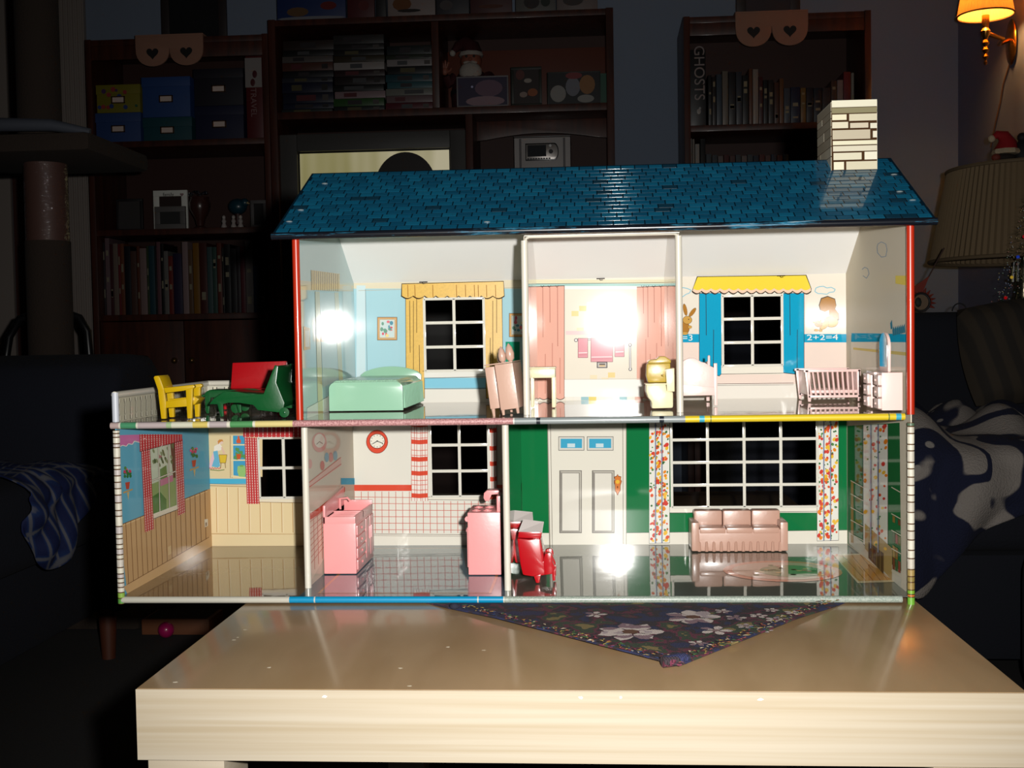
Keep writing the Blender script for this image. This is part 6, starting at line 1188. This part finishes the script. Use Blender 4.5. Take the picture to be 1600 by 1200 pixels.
def fleece():
    def f(nt, b_):
        v = coords(nt); n_ = nd(nt, 'ShaderNodeTexNoise', Scale=5.2, Detail=1.2, Distortion=1.2); nt.links.new(v, n_.inputs['Vector'])
        r_ = ramp(nt, n_.outputs['Fac'], [(.42, L((178, 168, 160), .6)), (.435, L((22, 28, 60), .7)), (.56, L((22, 28, 60), .7)), (.575, L((178, 168, 160), .6))], 'LINEAR')
        vo = nd(nt, 'ShaderNodeTexVoronoi', Scale=22.0); nt.links.new(v, vo.inputs['Vector']); r2_ = ramp(nt, vo.outputs['Distance'], [(.16, (1, 1, 1)), (.2, (0, 0, 0))])
        n2 = nd(nt, 'ShaderNodeTexNoise', Scale=4.0); nt.links.new(v, n2.inputs['Vector']); r3 = ramp(nt, n2.outputs['Fac'], [(.52, (0, 0, 0)), (.56, (1, 1, 1))])
        ml = nd(nt, 'ShaderNodeMath', operation='MULTIPLY'); nt.links.new(r2_.outputs[0], ml.inputs[0]); nt.links.new(r3.outputs[0], ml.inputs[1])
        mx = nd(nt, 'ShaderNodeMix', data_type='RGBA'); nt.links.new(ml.outputs[0], mx.inputs[0]); nt.links.new(r_.outputs[0], mx.inputs[6]); mx.inputs[7].default_value = (*L((180, 172, 166), .62), 1); nt.links.new(mx.outputs[2], b_.inputs['Base Color'])
        n3 = nd(nt, 'ShaderNodeTexNoise', Scale=300.0); nt.links.new(v, n3.inputs['Vector']); bu = nd(nt, 'ShaderNodeBump', Strength=.6, Distance=.004); nt.links.new(n3.outputs['Fac'], bu.inputs['Height']); nt.links.new(bu.outputs[0], b_.inputs['Normal'])
    return ramp_mat(f, .95)
def fbl(u, v):
    x = .70+.84*u; s_ = v*.74; fold = .020*math.sin(u*19+v*7)+.016*math.sin(v*15-u*8)+.012*math.sin(u*37+v*3)
    if s_ < .54: return (x+.02*math.sin(v*9), 1.735-s_, .446+abs(fold)*1.4+.012)
    t = s_-.54; return (x, 1.172-.012-abs(fold)*.9-.01*math.sin(PI*min(1, t/.2)), max(.33-.0, .452-t) if 0 else .452-t*(.72+.22*math.sin(u*8+1)+.45*max(0, 1-abs(u-.14)*9)))
drape('fleece_blanket', fbl, 46, 34, fleece(), 'navy and cream patterned fleece blanket crumpled on the sofa seat', 'blanket', .008)
def fpil(): 
    def f(nt, b_):
        w_ = nd(nt, 'ShaderNodeTexWave', Scale=8.0, Distortion=.6); nt.links.new(coords(nt, rot=(0, .3, 0)), w_.inputs['Vector']); r_ = ramp(nt, w_.outputs['Fac'], [(.3, L((64, 54, 42), .7)), (.7, L((46, 40, 34), .7))]); nt.links.new(r_.outputs[0], b_.inputs['Base Color'])
    return ramp_mat(f, .9)
pc = on(1, 1588, 640, 1.62); pil = MB()
vs = []; nn = 14
M_ = Matrix.Translation((pc.x+.045, 1.650, .622)) @ Matrix.Rotation(-.22, 4, 'X') @ Matrix.Rotation(-.12, 4, 'Y')
for sgn in (1, -1):
    vs_l = []
    for i in range(nn+1):
        for j in range(nn+1):
            a, b_ = -1+2*i/nn, -1+2*j/nn; t_ = .055*((1-a**4)*(1-b_**4))**.5; k_ = 1-.07*(a*a*b_*b_*-1+abs(a*b_)*0); vs_l.append((a*.155*(1-.08*b_*b_), sgn*-t_, b_*.115*(1-.06*a*a)))
    fs_l = [(i*(nn+1)+j, i*(nn+1)+j+1, (i+1)*(nn+1)+j+1, (i+1)*(nn+1)+j) for i in range(nn) for j in range(nn)]
    pil.add(vs_l, fs_l, fpil() if sgn == 1 else pil.mats[0], M_)
tag(pil.build('throw_pillow', ang=80), 'brown ribbed cushion leaning on the navy sofa back at the frame edge', 'cushion')
# end table with the lamp
et = empty('end_table', 'small dark end table behind the sofa carrying the pleated lamp', 'table', (1.38, 2.22, 0))
MB().box(-.2, .2, -.2, .2, .55, .58, shw).build('top', et, None, .004)
for x in (-.17, .17):
    for y in (-.17, .17): MB().box(x-.02, x+.02, y-.02, y+.02, .0004, .55, shw).build('leg', et, None, .003)
lp = empty('table_lamp', 'unlit table lamp with a large pleated beige shade at the room corner', 'lamp', (1.383, 2.2, .5805)); brs = mat((150, 140, 120), .25, 0, .9)
MB().lathe([(.07, .0005), (.075, .012), (.03, .03), (.022, .05), (.034, .09), (.028, .15), (.018, .2), (.022, .21), (.014, .26)], (0, 0, 0), brs, 24).build('base', lp)
for i in range(10): a = 2*PI*i/10; MB().cyl((.028*math.cos(a), .028*math.sin(a), .21), (.026*math.cos(a), .026*math.sin(a), .262), .004, n=8, m=mat((200, 200, 200), .12, 0, 1)).build('glass_prism', lp)
nP = 180; zb_, zt_2 = .268, .505; rb_, rt_ = .234, .190; vs = []
for z_, r_ in ((zb_, rb_), (zb_+.006, rb_-.001), (zt_2, rt_)):
    for i in range(nP): a = 2*PI*i/nP; q = r_+(.0022 if i % 2 else -.0022); vs.append((q*math.cos(a), q*math.sin(a), z_))
MB().add(vs, [(k*nP+i, k*nP+(i+1) % nP, (k+1)*nP+(i+1) % nP, (k+1)*nP+i) for k in range(2) for i in range(nP)], mat((140, 118, 88), .85, k=.8)).build('pleated_shade', lp, smooth=False)
for z_, r_, nm in ((zb_, rb_+.002, 'bottom_trim'), (zt_2, rt_+.002, 'top_trim')): MB().tube([(r_*math.cos(2*PI*i/48), r_*math.sin(2*PI*i/48), z_) for i in range(49)], .005, mat((110, 92, 68), .8), 8).build(nm, lp)
MB().cyl((0, 0, zt_2-.006), (0, 0, zt_2-.002), rt_-.002, n=48, m=mat((110, 96, 76), .9)).build('shade_top', lp); MB().cyl((0, 0, .26), (0, 0, zt_2-.006), .006, n=10, m=brs).build('stem', lp)
# hat doll on the lamp, tree, ornaments
xh, zh = bp(1569, 232, 2.10); zh = .5805+zt_2+.0055
sh_ = empty('elf_doll', 'small doll in a red Christmas hat with white pompom sitting on the lampshade', 'doll', (xh, 2.10, zh)); rdm = mat((150, 12, 20), .85); wm = mat((190, 170, 140), .95, bump=1, bscale=200)
MB().ell((.0, 0, .0115), (.03, .022, .011), mat((40, 30, 26), .8), 12).build('body', sh_); MB().ell((-.024, -.012, .0105), (.012, .010, .010), mat((110, 40, 26), .7), 10).build('paw', sh_)
MB().lathe([(.030, 0), (.033, .005), (.030, .012)], (.004, 0, .020), wm, 16, wob=.04).build('hat_trim', sh_); MB().tube([(.004, 0, .03), (.006, 0, .048), (-.002, 0, .066), (-.018, 0, .070), (-.028, 0, .062)], [.029, .024, .016, .010, .006], rdm, 12).build('hat', sh_); MB().ell((-.031, 0, .060), (.0095, .0095, .0095), wm, 10).build('pompom', sh_)
xh2, _ = bp(1597, 232, 2.12); ds = empty('dark_figurine', 'black figurine beside the red-hatted doll on the lampshade', 'ornament', (xh2, 2.12, zh)); MB().lathe([(.022, .0004), (.024, .02), (.016, .045), (.010, .055)], (0, 0, 0), blkd, 14).build('body', ds); MB().ell((0, 0, .064), (.013, .013, .013), blkd, 10).build('head', ds)
tr = empty('christmas_tree', 'little tinselled artificial Christmas tree on the sofa back', 'tree', (1.285, 1.845, .7085))
MB().cyl((0, 0, .0004), (0, 0, .012), .04, .035, 14, mat((60, 30, 24), .6)).build('stand', tr); MB().cyl((0, 0, .012), (0, 0, .27), .007, .003, 8, mat((50, 36, 24), .8)).build('trunk', tr)
m = MB(); g1 = mat((40, 96, 56), .5); g2 = mat((22, 60, 34), .5); tn = mat((170, 180, 170), .12, 0, 1); R = random.Random(8)
for i in range(1500):
    t = R.random()**1.3; z = .02+.30*t; rad = .108*(1-t*.92); a = R.uniform(0, 2*PI); r1 = rad*R.uniform(.35, 1); p = Vector((r1*math.cos(a), r1*math.sin(a)*.85, z)); d_ = Vector((math.cos(a+R.uniform(-.6, .6)), math.sin(a+R.uniform(-.6, .6))*.85, R.uniform(-.4, .5)))*R.uniform(.010, .022); s_ = d_.cross(Vector((0, 0, 1))).normalized()*.0016
    m.add([p-s_, p+s_, p+d_], [(0, 1, 2)], tn if i % 6 == 0 else (g1 if i % 2 else g2))
m.build('needles', tr, smooth=False)['kind'] = 'stuff'
m = MB()
for i in range(420):
    t = R.random()**1.2; z = .02+.30*t; rad = .108*(1-t*.9)*R.uniform(.75, 1.02); a = PI+R.uniform(-.3, 3.3); m.ell((rad*math.cos(a), rad*math.sin(a)*.85, z), (.0013, .0013, .0013), mat(R.choice([(240, 240, 235), (240, 220, 150), (200, 240, 210), (240, 170, 160), (180, 200, 240)]), .1, .8), 6)
m.build('tinsel_glints', tr)['kind'] = 'stuff'  # bright flecks painted in for the flash sparkle of the tinsel
for i, col in enumerate([(200, 20, 24), (30, 160, 60), (230, 190, 60), (200, 24, 30), (40, 70, 200), (220, 220, 220), (200, 30, 40), (30, 150, 70), (230, 150, 40), (220, 60, 60), (60, 180, 90), (230, 230, 200)]):
    t = (i*.618) % 1; z = .03+.2*t; a = PI+.5+(i*1.1) % 2.2; rad = .1*(1-t*.8); MB().ell((rad*math.cos(a), rad*math.sin(a)*.85, z), (.0042, .0042, .0042), mat(col, .15, .6, emit=.25), 8).build('bauble', tr)
xo, zo = bp(1441, 490, 1.82); orn = empty('scarecrow_ornament', 'reddish wreath-faced ornament with a stick beside the red corner tube', 'ornament', (xo, 1.83, .7085)); ro = mat((120, 40, 26), .8)
MB().tube([(.020*math.cos(2*PI*i/24), 0, .024+.021*math.sin(2*PI*i/24)) for i in range(25)], .0028, mat((20, 14, 14), .6), 8).build('ring', orn)
MB().cyl((0, .003, .024), (0, .006, .024), .018, n=20, m=mat((110, 90, 70), .8)).ell((-.006, .001, .024), (.008, .004, .012), mat((26, 34, 30), .7), 8).build('face', orn)
for i in range(9): a = -.4+i*.32; MB().cyl((.021*math.cos(a), .004, .024+.021*math.sin(a)), (.036*math.cos(a), .006, .024+.036*math.sin(a)), .005, .0008, 6, ro).build('petal', orn)
MB().prism([(-.03, .05), (.02, .085), (.004, .045)], 'y', .002, .006, ro).build('hat', orn); MB().cyl((.018, .004, .082), (.055, .006, .150), .0016, n=6, m=mat((60, 34, 26), .7)).build('stick', orn)
xo, zo = bp(1501, 494, 1.84); tag(MB().tube([(xo+.016*math.cos(PI*i/16), 1.85, .7090+.018*math.sin(PI*i/16)+.0015) for i in range(17)], .0016, blkd, 8).build('wire_loop'), 'thin black wire loop on the sofa back', 'wire loop')
# sconce on the wall
sx_, sz_ = bp(1540, 24, 2.85); XR = xcor
sc_ = empty('wall_sconce', 'lit brass wall sconce with an orange glowing shade', 'wall lamp', (XR, 2.95, sz_-.06)); of = tuple(sc_.location); gold = mat((190, 130, 60), .25, 0, .95)
MB().ell((XR-.008, 2.96, sz_-.06), (.010, .045, .075), gold, 20).build('back_plate', sc_, of)
MB().tube([(XR-.01, 2.96, sz_-.05), (XR-.06, 2.92, sz_-.075), (sx_+.06, 2.87, sz_-.07), (sx_, 2.85, sz_-.055)], .007, gold, 10).build('arm', sc_, of)
MB().lathe([(.003, -.155), (.006, -.148), (.003, -.14), (.010, -.13), (.005, -.12), (.012, -.108), (.006, -.098), (.012, -.086), (.006, -.076), (.013, -.062), (.016, -.05), (.009, -.04), (.012, -.02), (.012, 0)], (sx_, 2.85, sz_), gold, 14).build('spindle', sc_, of)
def shadem():
    m_ = bpy.data.materials.new('lamp_shade'); m_.use_nodes = True; nt = m_.node_tree; b_ = nt.nodes['Principled BSDF']; b_.inputs['Base Color'].default_value = (*L((236, 190, 110)), 1); b_.inputs['Roughness'].default_value = .9
    tr_ = nd(nt, 'ShaderNodeBsdfTranslucent'); tr_.inputs[0].default_value = (*L((230, 150, 70)), 1); mx = nd(nt, 'ShaderNodeMixShader'); mx.inputs[0].default_value = .22
    nt.links.new(b_.outputs[0], mx.inputs[1]); nt.links.new(tr_.outputs[0], mx.inputs[2]); nt.links.new(mx.outputs[0], nt.nodes['Material Output'].inputs[0]); return m_
r_b = bp(1583, 24, 2.85)[0]-sx_; r_t = r_b*.72; vs = []
for z_, q0 in ((0, r_b), (.13, r_t)):
    for i in range(96): a = 2*PI*i/96; q = q0+(.0012 if i % 2 else -.0012); vs.append((sx_+q*math.cos(a), 2.85+q*math.sin(a), sz_+z_))
MB().add(vs, [(i, (i+1) % 96, 96+(i+1) % 96, 96+i) for i in range(96)], shadem()).build('shade', sc_, of, smooth=False)
MB().tube([(sx_+r_b*math.cos(2*PI*i/40), 2.85+r_b*math.sin(2*PI*i/40), sz_) for i in range(41)], .0028, mat((120, 80, 40), .7), 6).build('shade_trim', sc_, of)
MB().ell((sx_, 2.85, sz_+.05), (.017, .017, .026), mat((255, 190, 90), .5, emit=6), 14).build('bulb', sc_, of); MB().cyl((sx_, 2.85, sz_), (sx_, 2.85, sz_+.03), .012, n=12, m=mat((220, 200, 160), .5)).build('candle_socket', sc_, of)
pl_ = bpy.data.lights.new('sconce_bulb', 'POINT'); pl_.energy = 6; pl_.color = (1, .56, .17); pl_.shadow_soft_size = .03; plo = bpy.data.objects.new('sconce_bulb', pl_); C.objects.link(plo); plo.location = (sx_, 2.85, sz_+.05)
pts_ = [on(0, u, v, XR-.004) for u, v in ((1583, 78), (1576, 105), (1568, 130), (1563, 160), (1556, 190), (1548, 230))]
tag(MB().tube(pts_, .003, mat((120, 84, 60), .7), 6).build('lamp_cord'), 'thin cord hanging down the wall under the sconce', 'cord')
